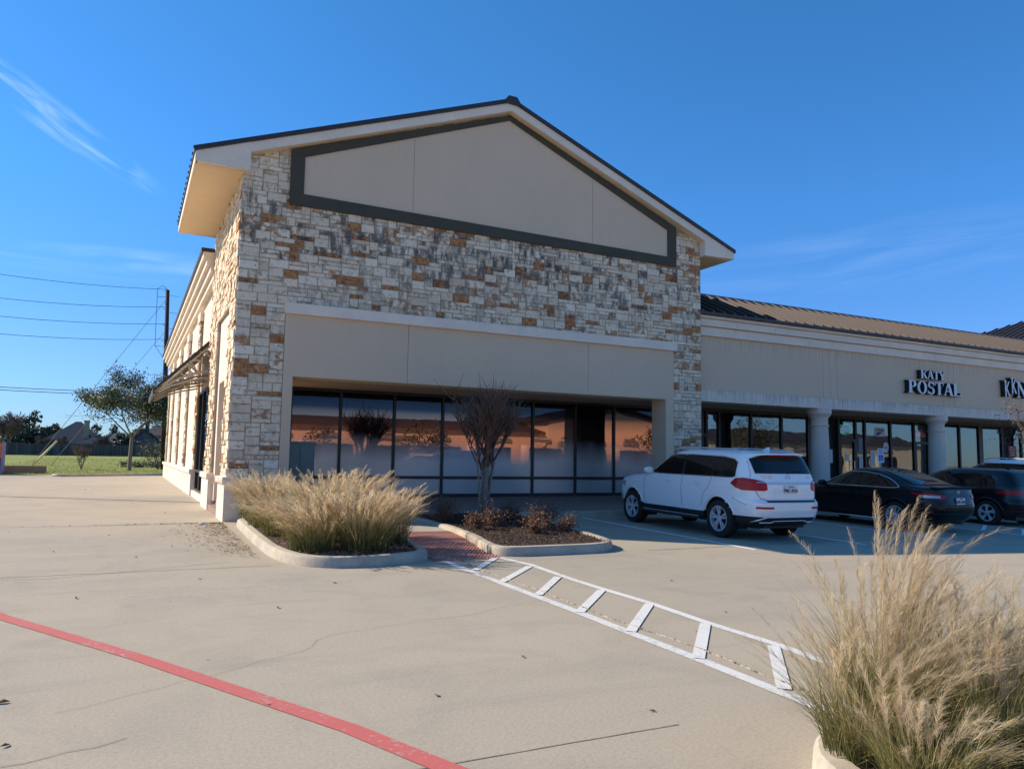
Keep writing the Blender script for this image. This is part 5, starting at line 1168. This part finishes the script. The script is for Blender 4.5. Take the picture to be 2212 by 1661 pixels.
def leaves(centres, n, size, mat, r, parent, sig=.25, name='crown'):
    V, F, T = [], [], []
    for _ in range(n):
        c0 = r.choice(centres); c0 = c0[0] if isinstance(c0, tuple) and isinstance(c0[0], Vector) else Vector(c0)
        p = c0+Vector((r.gauss(0, sig), r.gauss(0, sig), r.gauss(0, sig*.8))); s_ = size*r.uniform(.6, 1.4)
        u = Vector((r.gauss(0, 1), r.gauss(0, 1), r.gauss(0, 1))).normalized(); w = u.orthogonal().normalized()*.55
        o = len(V); V += [tuple(p-u*s_*.5), tuple(p+w*s_*.5), tuple(p+u*s_*.5), tuple(p-w*s_*.5)]; F.append((o, o+1, o+2, o+3)); T.append(r.random())
    return vtf(V, F, T, name, mat, parent)
# bare crape myrtle in the right bed, pruned so whips leave the knuckles
r = random.Random(9); ct = thing('bare_tree', 'leafless multi trunk tree with whippy branches in the mulched bed', 'tree', (7.02, 15.3, .28))
mb = MB(); tw = MB(); bb = MB(); knots = []
stems = [((.05, -.01), (.02, 0), 1.25, .060), ((-.07, .0), (-.10, .03), 1.35, .030), ((.02, .06), (-.02, .04), 1.2, .048), ((.09, .03), (.15, -.02), 1.25, .044), ((.0, .0), (.07, .08), 1.3, .040)]
for (x, y), (lx, ly), hh, r0 in stems:
    pts = []
    for i in range(8):
        s_ = i/7; pts.append(Vector((x+lx*s_**1.6+r.gauss(0, .008), y+ly*s_**1.6+r.gauss(0, .008), hh*s_)))
    mb.tube(pts, [r0*.85*(1.15-.35*i/7) for i in range(8)], 8, cap=False)
    for k in range(4):
        a = r.uniform(0, 2*math.pi); d = Vector((math.cos(a)*.50+lx, math.sin(a)*.50, 1)).normalized(); p = pts[-1-(k % 2)]; L = r.uniform(.6, .95); q = [p]; dd = d
        for i in range(5): dd = (dd+Vector((r.gauss(0, .09), r.gauss(0, .09), .06))).normalized(); q.append(q[-1]+dd*L/5)
        bb.tube(q, [r0*.55*(1-.09*i) for i in range(6)], 6, cap=False)
        for m_ in range(4):
            a = r.uniform(0, 2*math.pi); d2 = (dd+Vector((math.cos(a)*.45, math.sin(a)*.45, .1))).normalized(); L2 = r.uniform(.4, .7); q2 = [q[-1-(m_ % 3)]]
            for i in range(5): d2 = (d2+Vector((r.gauss(0, .17), r.gauss(0, .17), .08))).normalized(); q2.append(q2[-1]+d2*L2/5)
            bb.tube(q2, [r0*.42*(1-.10*i) for i in range(6)], 5, cap=False); knots += [(q2[-1], d2), (q2[3], d2), (q2[1], d2)]
for p, d in knots:
    for _ in range(3):
        a = r.uniform(0, 2*math.pi); d2 = (d*.8+Vector((math.cos(a)*.75, math.sin(a)*.75, r.uniform(-.1, .6)))).normalized(); L = r.uniform(.2, .72); q = [p]
        for i in range(4): d2 = (d2+Vector((r.gauss(0, .12), r.gauss(0, .12), .06))).normalized(); q.append(q[-1]+d2*L/4)
        tw.tube(q, [.011, .0085, .0065, .005, .003], 3, cap=False)
mb.build('trunk', 'bark_pale', ct, smooth=True); bb.build('branches', 'branch_brown', ct, smooth=True); tw.build('twigs', 'twig', ct)
leaves([k for k in knots], 140, .035, 'leaf_brown', r, ct, .12, 'dead_leaves')
# crape myrtle reaching in at the right edge
r = random.Random(31); ct = thing('autumn_tree', 'thin tree with brown leaves reaching in at the right edge', 'tree', (25.6, 13.6, .09)); mb = MB(); tips = []
for k in range(4):
    a = k*1.6; branch(mb, tips, (0, 0, 0), (math.cos(a)*.22, math.sin(a)*.22, 1), 1.7, .055, 4, r, .42, .12, 5, .66, (2, 3), .12)
mb.build('trunk', 'bark_pale', ct, smooth=True); leaves([t_ for t_ in tips if t_[2] < 2], 1500, .07, 'leaf_myrtle', r, ct, .16)
# low shrubs with dead leaves
shr = [(7.85, 13.9, .62, .55, 'brown leaved low shrub at the right end of the mulched bed by the white SUV'), (7.15, 13.2, .62, .6, 'brown leaved low shrub in the middle front of the mulched bed'), (7.5, 15.0, .5, .5, 'brown leaved low shrub behind others right of the bare tree'), (6.55, 13.8, .58, .5, 'brown leaved low shrub in front of the bare trunk'),
       (6.1, 13.5, .42, .5, 'small brown leaved shrub left of the bare tree in front'), (6.2, 15.6, .62, .5, 'sparse dark shrub left of the bare trunk against the walk'), (6.9, 12.6, .36, .55, 'lowest brown shrub near the front curb of the mulched bed'), (5.9, 14.8, .45, .4, 'small dark shrub at the back left corner of the mulched bed'), (7.7, 12.9, .38, .45, 'small brown shrub near the right curb of the mulched bed')]
for i, (x, y, h, w, lb) in enumerate(shr):
    r = random.Random(300+i); t = thing('low_shrub', lb, 'shrub', (x, y, gz(y)+.13), 0, 'low shrubs in the mulched bed'); mb = MB(); cs_ = []
    for k in range(26):
        a = r.uniform(0, 2*math.pi); d = Vector((math.cos(a)*r.uniform(.2, 1), math.sin(a)*r.uniform(.2, 1), r.uniform(.6, 1.2))).normalized(); L = h*r.uniform(.5, .95); q = [Vector((0, 0, 0))]
        for j in range(4): d = (d+Vector((r.gauss(0, .2), r.gauss(0, .2), r.gauss(0, .1)))).normalized(); q.append(q[-1]+d*L/4)
        mb.tube(q, [.006, .005, .004, .003, .002], 3, cap=False); cs_ += q[2:]
        d2 = (d+Vector((r.gauss(0, .5), r.gauss(0, .5), .2))).normalized(); q2 = [q[2], q[2]+d2*L*.35]; mb.tube(q2, [.003, .0015], 3, cap=False); cs_.append(q2[1])
    mb.build('stems', 'twig', t); leaves(cs_, 850, .036, 'leaf_brown', r, t, .06, 'foliage')
# mulch chips and leaf litter
def scatter(name, label, cat, mat, n, area, size, seed, kind='stuff', zf=None):
    r = random.Random(seed); V, F, T = [], [], []
    for _ in range(n):
        x, y = area(r); z = zf(x, y); a = r.uniform(0, 6.28); s_ = size*r.uniform(.5, 1.5); tl = r.uniform(-.4, .4); u = Vector((math.cos(a), math.sin(a), tl))*s_; w = Vector((-math.sin(a), math.cos(a), r.uniform(-.4, .4)))*s_*r.uniform(.25, .5)
        p = Vector((x, y, z+size*.35)); o = len(V); V += [tuple(p-u), tuple(p-w+Vector((0, 0, s_*.15))), tuple(p+u), tuple(p+w+Vector((0, 0, s_*.15)))]; F += [(o, o+1, o+2), (o, o+2, o+3)]; T += [r.random()]*2
    o = vtf(V, F, T, name, mat, None); o['kind'] = kind; o['label'] = label; o['category'] = cat; return o
def inR(r):
    while True:
        x, y = r.uniform(5.4, 8.2), r.uniform(11.15, 16.5)
        if x > 5.5+.1*(y-11) and x < 7.55+.16*(y-11): return x, y
def inL(r):
    while True:
        x, y = r.uniform(2.2, 4.4), r.uniform(10.85, 16.8)
        if (x-3.2)**2/1.1+(y-12.3)**2/2.4 < 1 or y > 12.3: return x, y
scatter('mulch_chips', 'dark brown bark mulch filling the bed round the bare tree', 'mulch', 'chip_a', 9000, inR, .022, 1, zf=lambda x, y: gz(y)+.13+.02)
scatter('bleached_chips', 'pale bleached chips mixed into the mulch of the right bed', 'mulch', 'chip_b', 700, inR, .018, 2, zf=lambda x, y: gz(y)+.145)
scatter('dry_thatch', 'dry straw and leaves under the feathery grass of the left bed', 'thatch', 'leaf_litter', 3000, inL, .022, 3, zf=lambda x, y: gz(y)+.14)
def lit(r):
    t = r.random()**1.2; y = 17.1-5.3*t*r.uniform(.8, 1); x = 1.85-abs(r.gauss(0, .22+.25*math.sin(3.1*t))); return x, y
scatter('leaf_litter', 'drift of brown dry leaves against the left curb and pier base', 'dead leaves', 'leaf_litter', 1100, lit, .022, 4, zf=lambda x, y: gz(y)+.004)
scatter('joint_litter', 'scatter of dry leaf bits along the pavement joint left of the pier', 'dead leaves', 'leaf_litter', 260, lambda r: (1.8-abs(r.gauss(0, 1.4)), 17.05+r.gauss(0, .06)), .02, 5, zf=lambda x, y: gz(y)+.004)
# single dry leaves lying on the concrete
lf = MB(); r = random.Random(8)
pts = [(-.045, 0, .004), (-.02, -.018, .012), (.015, -.02, .018), (.05, 0, .006), (.012, .018, .02), (-.02, .016, .010), (0, 0, .002)]
lf.add(pts, [(0, 1, 6), (1, 2, 6), (2, 3, 6), (3, 4, 6), (4, 5, 6), (5, 0, 6)]); lf.add([(-.045, -.001, .004), (-.075, -.003, .010), (-.074, .002, .010), (-.045, .001, .006)], [(0, 1, 2, 3)])
l0 = lf.build('dry_leaf', 'dry_leaf'); tag(l0, 'single curled brown leaf lying on the open concrete', 'leaf', 'single dry leaves scattered over the concrete'); l0.location = (-.62, 5.9, .002)
sp_ = [(-.50, 5.05), (-.02, 6.2), (1.95, 4.95), (2.15, 7.6), (1.5, 8.35), (2.5, 8.3), (2.95, 5.6), (-.55, 7.6), (-.4, 9.6), (.15, 9.2), (.9, 10.4), (1.25, 11.9), (.2, 12.5), (3.6, 6.4), (6.6, 8.3), (7.4, 5.9), (3.1, 4.1), (3.0, 3.75), (.9, 5.2), (-1.2, 11.2), (-.9, 13.4), (.6, 14.2), (-.2, 15.3), (1.0, 15.8), (-1.8, 16.2), (-.5, 19), (.9, 20.2), (-2, 21.5), (.2, 24), (1.4, 26.5), (-1.5, 27), (6.0, 9.2), (5.8, 6.4), (8.6, 9.1), (2.4, 9.6), (-1.6, 14.4)]
for x, y in sp_[::2]:
    o = l0.copy(); C.objects.link(o); o.location = (x, y, gz(y)+.003); o.rotation_euler = (r.uniform(-.2, .2), r.uniform(-.2, .2), r.uniform(0, 6.28)); s_ = r.uniform(.4, .8); o.scale = (s_, s_*r.uniform(.6, 1.2), s_*1.2)
b = MB(); rr_ = random.Random(2); vs = [(.05*math.cos(a)*rr_.uniform(.5, 1.2), .04*math.sin(a)*rr_.uniform(.5, 1.2), rr_.uniform(.0, .04)) for a in [k*.785 for k in range(8)]]+[(0, 0, .045)]
b.add(vs, [(k, (k+1) % 8, 8) for k in range(8)]); o = b.build('crumpled_paper', 'paper'); o.location = (1.45, 16.75, .15); o.scale = (2, 1.4, 1); tag(o, 'crumpled white litter beside the leaf drift near the pier', 'litter')
o2 = o.copy(); C.objects.link(o2); o2.location = (-1.3, 33, .155); o2.scale = (3.2, 2.2, 1); o2['label'] = 'white scrap of paper lying far down the alley'

# ------------------------------------------------------------------ background left
def bz(y): return .15+(y-49)*.004 if y > 49 else gz(y)
b = MB(); xs_ = [-90, -40, -12, 0, 20, 120]; ys_ = [50.3, 54, 60, 70, 90, 120, 150, 210, 330]
hz = [.02, .15, .16, .18, .20, .28, .36, .40, .40]
b.add([(x, y+(.8*(x+3)/5 if y < 56 and -4 < x < 5 else 0), bz(y)+h-.06) for y, h in zip(ys_, hz) for x in xs_], [(j*6+i, j*6+i+1, j*6+i+7, j*6+i+6) for j in range(len(ys_)-1) for i in range(5)])
struct(b.build('lawn', 'lawn')); lz = lambda y: float(np.interp(y, ys_, [bz(a)+h-.06 for a, h in zip(ys_, hz)]))
b = MB(); kp = [(-3.45, 51.2), (-3.62, 49.7), (-3.2, 49.2), (2.5, 52.4), (14, 58)]
kk = dens(kp, .4); b.tube([(x, y, .20) for x, y in kk], .10, 8); kb = b.build('curb', 'curb', smooth=True); tag(kb, 'low straight curb along the far edge of the alley before the lawn', 'curb')
b = MB(); b.box(-7.6, -4.25, 53.2, 53.45, .1, .66); o = b.build('low_wall', 'house_wall'); tag(o, 'low brown wall beside the purple and orange sign far left', 'wall')
mon = thing('monument_sign', 'orange over purple block sign cut off by the left picture edge', 'sign', (-7.4, 53.0, .15))
b = MB(); b.box(-1.2, .92, -.3, .05, .95, 1.82); b.build('orange_panel', 'mon_orange', mon); b = MB(); b.box(-1.2, .92, -.28, .05, .0, .95); b.build('purple_panel', 'mon_purple', mon); b = MB(); b.box(.925, 1.06, -.36, .12, .0, 1.84); b.build('sign_post', 'mon_side', mon)
b = MB(); b.box(.50, .66, -.315, -.302, 1.35, 1.5); b.build('sign_mark', 'plate_ink', mon)
# fence
b = MB(); x = -60
fen = thing('board_fence', 'long weathered grey board fence behind the lawn', 'fence', (0, 0, 0))
rr = random.Random(4)
while x < 14:
    z0 = lz(140)-.1; b.box(x, x+.142, 140, 140.03, z0, z0+1.9+rr.uniform(-.04, .04)+(.12 if int(x/4.8) % 2 else 0)); x += .15
b.build('fence_boards', 'fence_wood', fen)
b = MB(); b.box(-60, 14, 140.03, 140.1, lz(140)+.3, lz(140)+.4); b.box(-60, 14, 140.03, 140.1, lz(140)+1.4, lz(140)+1.5); b.build('fence_rail', 'fence_wood', fen)
# houses
def hip(mb, x0, x1, y0, y1, z0, z1, rx0, rx1, ry=None):
    ym = (y0+y1)/2 if ry is None else ry
    mb.add([(x0, y0, z0), (x1, y0, z0), (x1, y1, z0), (x0, y1, z0), (rx0, ym, z1), (rx1, ym, z1)], [(0, 1, 5, 4), (1, 2, 5), (2, 3, 4, 5), (3, 0, 4), (3, 2, 1, 0)])
H = thing('house', 'house with wide grey hip roof and tall tan chimney behind the fence', 'house', (0, 0, 0))
b = MB(); b.box(-13.0, -4.4, 150.5, 161, .4, 2.5); b.box(-8.6, -1.9, 148.6, 150.4, .4, 2.3); b.build('wall', 'house_wall', H)
b = MB(); hip(b, -14.2, -2.6, 150, 161.5, 2.35, 6.7, -8.4, -7.6, 155); hip(b, -9.2, -1.3, 148, 153, 2.2, 4.2, -5.0, -4.0); rf_ = b.build('roof', 'shingle', H)
b = MB(); b.box(-6.95, -6.15, 151.6, 152.4, 3.2, 6.6); b.box(-7.03, -6.07, 151.5, 152.5, 6.6, 6.85); b.build('chimney', 'chimney_tan', rf_)
for xa in (-12.3, -10.3, -8.6, -6.9, -5.4):
    b = MB(); b.box(xa, xa+.8, 150.44, 150.5, 1.5, 2.4); b.build('window', 'frame_dark', H)
H = thing('house', 'house with steep gable end and dark brick chimney behind the slim tree', 'house', (0, 0, 0))
b = MB(); b.box(-.9, 5.5, 151, 160, .7, 2.8); b.build('wall', 'house_wall', H)
b = MB(); b.prism([(-.2, 2.8), (5.4, 2.8), (2.7, 5.45)], 151.02, 151.2); b.build('gable_wall', 'gable_wall', H)
b = MB(); b.prism([(-1.5, 2.6), (2.7, 5.75), (6.2, 2.85), (6.2, 2.65), (2.7, 5.5), (-1.2, 2.6)], 150.6, 161); b.prism([(-3.2, 2.6), (-.6, 3.9), (.4, 3.3), (-.4, 2.6)], 149.5, 160); rf_ = b.build('roof', 'shingle', H)
b = MB(); b.box(2.65, 3.3, 152, 152.7, 4.8, 7.0); b.box(2.58, 3.37, 151.93, 152.77, 7.0, 7.3); b.build('chimney', 'chimney_brick', rf_)
H = thing('house', 'distant house with small dark hip roof between the two nearer houses', 'house', (0, 0, 0))
b = MB(); b.box(-4.2, 0, 175.5, 184, .8, 3.2); b.build('wall', 'house_wall', H); b = MB(); hip(b, -4.7, .4, 175, 185, 3.1, 5.4, -2.6, -1.8); b.build('roof', 'shingle', H)
H = thing('house', 'house with brownish gabled roof far behind at the alley end', 'house', (0, 0, 0))
b = MB(); b.box(3.5, 9, 170.5, 180, .8, 5); b.build('wall', 'house_wall', H); b = MB(); hip(b, 2.6, 9.6, 170, 181, 4.9, 7.2, 4.8, 7.4); b.build('roof', 'opp_roof', H)
# big trees
def tree(label, loc, hh, w, mat, seed, nl, size, trunk=.25, tfrac=.3, group=None, sig=.5, bark='bark_dark', depth=3, kids=(2, 3), name='tree'):
    r = random.Random(seed); t = thing(name, label, 'tree', loc, 0, group); mb = MB(); tips = []
    mb.tube([(0, 0, -.2), (.02, 0, hh*tfrac*.5), (.05, .02, hh*tfrac)], [trunk*.5*1.15, trunk*.48, trunk*.42], 8, cap=False)
    for k in range(6):
        a = k*1.05+r.uniform(-.3, .3); branch(mb, tips, (.05, .02, hh*tfrac*r.uniform(.82, 1)), (math.cos(a)*w/hh*1.25, math.sin(a)*w/hh*1.25, .8), hh*.34, trunk*.24, depth, r, .5, .05, 4, .68, kids, .16)
    mb.build('trunk', bark, t, smooth=True)
    tp = [t_[0] for t_ in tips if t_[2] < depth]
    # keep crown inside its rough ellipsoid with ragged edge
    cz = hh*(tfrac+1)/2; tp = [p for p in tp if (p.x**2+p.y**2)/(w*.56)**2+((p.z-cz)/(hh*(1-tfrac)*.56))**2 < 1.15] or tp
    leaves(tp, nl, size, mat, r, t, sig); return t
tree('slim evergreen tree with airy crown standing on the lawn by the alley end', (.18, 58.5, lz(58.5)), 7.0, 5.6, 'leaf_oak', 12, 23000, .14, .25, .37, sig=.30, bark='bark_pale', depth=4, kids=(2, 3), name='oak_tree')
# bulky evergreens: crown made of lobes
def bulk(label, loc, hh, w, mat, seed, nl, size, group, base=.12):
    r = random.Random(seed); t = thing('evergreen_tree', label, 'tree', loc, 0, group); mb = MB(); cs_ = []; mb.tube([(0, 0, -.3), (0, 0, hh*.5)], [.3, .2], 8)
    for k in range(26):
        a = r.uniform(0, 6.28); q = w*.5*math.sqrt(r.random()); z = hh*(base+(.90-base)*r.random()*(1-.55*(q/(w*.5))**2)); p = Vector((q*math.cos(a), q*math.sin(a)*.7, z)); rr2 = hh*r.uniform(.09, .17)
        mb.tube([(0, 0, hh*.35), tuple(p)], [.08, .03], 4)
        for _ in range(34):
            v_ = Vector((r.gauss(0, 1), r.gauss(0, 1), r.gauss(0, 1))).normalized()*rr2*r.uniform(.55, 1.12); cs_.append(p+v_)
    mb.build('trunk', 'bark_dark', t); leaves(cs_, nl, size, mat, r, t, .16); return t
G = 'evergreen trees behind the fence'
for i, (x, y, h, w, lb) in enumerate(((-15.8, 165, 8.8, 8.4, 'big dark evergreen just left of the wide hip roof'), (-20.5, 160, 9.6, 10, 'largest dark evergreen at the left picture edge behind the fence'), (-24, 150, 7.5, 8, 'dark evergreen partly cut by the left picture edge'), (-12.5, 190, 6.6, 7, 'evergreen top showing above the left slope of the hip roof'), (-6.5, 190, 7.3, 7, 'evergreen top behind the tan chimney'),
        (-2.2, 196, 6.9, 7, 'low evergreen between the two chimneys'), (2.2, 192, 6.7, 6, 'evergreen behind the slim tree on the lawn'), (6, 196, 8.2, 6, 'evergreen behind the dark brick chimney'), (-.6, 147.5, 4.0, 3.4, 'round evergreen bush between the houses behind the fence'), (9.5, 190, 8.5, 7, 'evergreen hidden mostly by the alley wall'), (-16, 192, 6.5, 8, 'far evergreen filling the gap left of the houses'))):
    bulk(lb, (x, y, .8), h, w, 'leaf_far', 500+i, 6000 if h > 5 else 2400, .46, G)
# bare twiggy trees before the houses
def bare(label, loc, hh, seed, n=4, name='bare_tree', spread=.38, group=None, thick=.05, depth=4, tw=.02):
    r = random.Random(seed); t = thing(name, label, 'tree', loc, 0, group); mb = MB(); tips = []
    for k in range(n):
        a = 2*math.pi*k/n+r.uniform(-.4, .4); branch(mb, tips, (0, 0, 0), (math.cos(a)*.30, math.sin(a)*.30, 1), hh*.42, thick, depth, r, spread, .08, 4, .66, (3, 3), .13)
    mb.build('trunk', 'far_twig' if False else 'bark_pale', t, smooth=True)
    V, F, T = [], [], []
    for p, d, dp in tips:
        if dp > 1: continue
        for _ in range(4):
            e = p+(d+Vector((r.gauss(0, .7), r.gauss(0, .7), r.gauss(0, .5)))).normalized()*hh*.11; ribbon(V, F, T, [p, (p+e)/2, e], tw, (1, 0), r.random())
    vtf(V, F, T, 'twigs', 'far_twig', t); return t
bare('small bare multi stem tree standing alone on the lawn', (-2.78, 60.5, lz(60.5)), 1.85, 61, 5, tw=.02, thick=.035, depth=3)
bare('leafless reddish tree before the left end of the wide hip roof', (-12.2, 146, .6), 3.0, 62, group='bare trees behind the fence', tw=.07, thick=.08)
bare('leafless twiggy tree before the middle of the wide hip roof', (-9.9, 146, .6), 3.4, 63, group='bare trees behind the fence', tw=.07, thick=.08)
bare('leafless twiggy tree right of the tan chimney house', (-3.6, 146, .6), 3.6, 64, group='bare trees behind the fence', tw=.07, thick=.08)
bare('tall bare brownish tree at the left picture edge', (-17.3, 142.5, .6), 6.6, 65, group='bare trees behind the fence', tw=.09, thick=.12)
# leafy bush at the foot of the pole
r = random.Random(77); t = thing('leafy_bush', 'loose leafy bush growing at the foot of the utility pole', 'bush', (2.1, 62.5, lz(62))); mb = MB(); tips = []
for k in range(7): a = k*.9; branch(mb, tips, (0, 0, 0), (math.cos(a)*.6, math.sin(a)*.5, 1), 1.2, .03, 2, r, .5, .02, 4, .7, (2, 3), .2)
mb.build('stems', 'bark_dark', t); leaves(tips, 1600, .10, 'leaf_oak', r, t, .22, 'foliage')
t = thing('low_hedge', 'low spreading ground shrub on the lawn left of the pole', 'bush', (.9, 68, lz(68))); leaves([Vector((r.uniform(-1.3, 1.6), r.uniform(-.7, .7), r.uniform(0, .45))) for _ in range(70)], 1500, .12, 'leaf_oak', r, t, .12, 'foliage'); mb = MB()
for k in range(8): mb.tube([(0, 0, 0), (r.uniform(-1.3, 1.3), r.uniform(-.5, .5), .4)], .015, 4)
mb.build('stems', 'bark_dark', t)
# lawn tufts
scatter('grass_tufts', 'short green grass blades over the lawn', 'grass', 'lawn_blade', 9000, lambda r: (r.uniform(-9, 4.5), 52.5+(r.random()**1.6)*60), .07, 6, zf=lambda x, y: lz(y)+.02)
# utility pole, wires, guys
pl = thing('utility_pole', 'tall dark utility pole rising behind the side wall', 'pole', (2.42, 62, lz(62)-.1))
b = MB(); b.tube([(.02, 0, 0), (-.22, 0, 7), (-.42, 0, 13.5)], [.19, .17, .14], 12); b.build('pole_shaft', 'pole_wood', pl, smooth=True)
for z, l_ in ((13.3, .8), (12.0, 1.0), (10.8, .8), (9.6, .8)): b = MB(); b.tube([(-.4, -.1, z), (-.4-l_*.3, -.1, z+.05)], .025, 5); b.tube([(-.4, -.1, z-.2), (-.4+l_, -.1, z-.25)], .02, 5); b.build('insulator_arm', 'steel_grey', pl)
b = MB(); b.tube([(-.42, -.2, 13.5), (-.75, -.2, 13.75), (-1.1, -.2, 13.5), (-1.1, -.2, 12.9)], .02, 5); b.tube([(-1.1, -.2, 12.9), (-1.05, -.2, 9.2), (-.4, -.2, 8.3)], .018, 5); b.tube([(-.4, -.2, 12.9), (-1.1, -.2, 12.9)], .015, 4); b.tube([(-.4, -.2, 9.2), (-1.05, -.2, 9.2)], .015, 4); b.build('jumper_wire', 'wire', pl)
def wirepts(p, q, sag, n=30):
    return [(p[0]+(q[0]-p[0])*t, p[1]+(q[1]-p[1])*t, p[2]+(q[2]-p[2])*t-4*sag*t*(1-t)) for t in [k/n for k in range(n+1)]]
wl = [(13.75, 12.62, 'topmost power line crossing the sky to the left'), (12.42, 11.11, 'second power line from the top crossing the sky'), (11.13, 9.96, 'third power line from the top crossing the sky'), (9.98, 8.84, 'fourth power line from the top crossing the sky')]
for z1, zm_, lb in wl:
    p = (1.95, 62, z1); q = (-30, 45, z1+.9); t = .291+.0; zl_ = p[2]+(q[2]-p[2])*t; sag = (zl_-zm_*1.0)/(4*t*(1-t))
    b = MB(); b.tube(wirepts(p, q, max(.2, sag)), .016, 4); o = b.build('power_line', 'wire', smooth=True); tag(o, lb, 'wire', 'overhead wires left of the pole')
for z1, zm_, lb in ((6.0, 5.49, 'thicker low wire passing behind the slim tree, upper of two'), (5.75, 5.31, 'thin low wire passing behind the slim tree, lower of two')):
    p = (2.0, 62, z1); q = (-30, 45, z1+.5); t = .291; sag = (p[2]+.5*t-zm_)/(4*t*(1-t)); b = MB(); b.tube(wirepts(p, q, sag), .02, 4); o = b.build('telephone_line', 'wire', smooth=True); tag(o, lb, 'wire', 'overhead wires left of the pole')
for z1, e, lb in ((13.0, (-5.95, 62.3, .45), 'guy wire slanting from near the pole top to the yellow guard'), (10.5, (-5.0, 66, .5), 'lower guy wire slanting from the pole down to the lawn')):
    b = MB(); b.tube([(1.95, 62, z1), e], .018, 4); o = b.build('guy_wire', 'wire'); tag(o, lb, 'wire')
b = MB(); p = Vector((-5.95, 62.3, .4)); d = (Vector((1.95, 62, 13))-p).normalized(); d2 = Vector((.80, 0, .62)).normalized(); b.tube([p-d*.1, p+Vector((1.5, 0, 1.85))], .07, 8); o = b.build('guy_guard', 'yellow_guard', smooth=True); tag(o, 'pale yellow slanting tube guarding the guy wire on the lawn', 'guard')
b = MB(); b.tube([(-11.6, 34.6, .1), (-11.6, 34.6, 14)], .10, 10); b.tube([(-11.6, 34.6, 13.9), (-10.6, 34.6, 14)], .05, 8); b.box(-10.9, -10.2, 34.4, 34.8, 13.9, 14.05); o = b.build('lamp_post', 'pole_wood'); tag(o, 'parking lot lamp post left of the frame casting a thin shadow', 'lamp post')
# ------------------------------------------------------------------ across the lot, seen only mirrored in the glass
O = thing('opposite_store', 'tan retail building with brown roof across the lot, seen mirrored in the windows', 'building', (0, 0, 0))
b = MB(); b.box(-22, 42.5, -48, -36, 0, 4.6); b.box(42.51, 60, -48, -35, 0, 6.0); b.prism([(42.5, 6.0), (60, 6.0), (51.2, 7.6)], -48, -35.2); b.box(60.01, 110, -48, -37, 0, 4.4); b.build('wall', 'opp_wall', O)
b = MB(); b.prism([(-35.4, 4.6), (-42, 5.8), (-48.6, 4.6)], -22.5, 42.4, 'x'); b.prism([(-36.4, 4.4), (-42, 6.2), (-48.6, 4.4)], 60.2, 110, 'x'); b.prism([(41.9, 5.9), (51.2, 7.75), (60.6, 5.9), (60.6, 6.15), (51.2, 8.05), (41.9, 6.15)], -48, -34.6); b.build('roof', 'opp_roof', O)
for xa in range(-20, 106, 6):
    y = -35.9 if xa < 38 else (-34.9 if xa < 56 else -36.9)
    b = MB(); b.box(xa+.6, xa+2.8+.7*(xa % 4), y, y+.12, 3.35, 3.75); b.box(xa+.9, xa+2.2, y, y+.12, 3.85, 4.1); b.build('wall_sign', 'sign_grey', O)
    b = MB(); b.box(xa-.9, xa-.5, y-.1, y+.8, 0, 3.0); b.build('pier', 'stucco_pale', O)
    b = MB(); b.box(xa, xa+4.2, y-.1, y, .4, 2.7); b.build('window', 'frame_dark', O)
for i, (x, y, h) in enumerate(((3, -15, 5.0), (14, -22, 4.2), (22, -20, 5.5), (33, -14, 4.5), (43, -16, 5.5), (52, -14, 6), (60, -20, 6.5), (-6, -20, 5))):
    bulk('parking lot tree across the lane, seen only mirrored in the shop glass', (x, y, 0), h, h*.75, 'leaf_far', 900+i, 1500, .22, 'trees mirrored in the glass')
for x, y, lb in ((5.5, -6.5, 'white SUV behind the viewer, mirrored faintly in the corner shop glass'), (17.0, -7.5, 'white SUV behind the viewer, mirrored in the shop glass further right')):
    q = copy_tree(suv); q.location = (x, y, 0); q.rotation_euler = (0, 0, R(90)); q['label'] = lb; q['group'] = 'white SUVs parked before the shops'
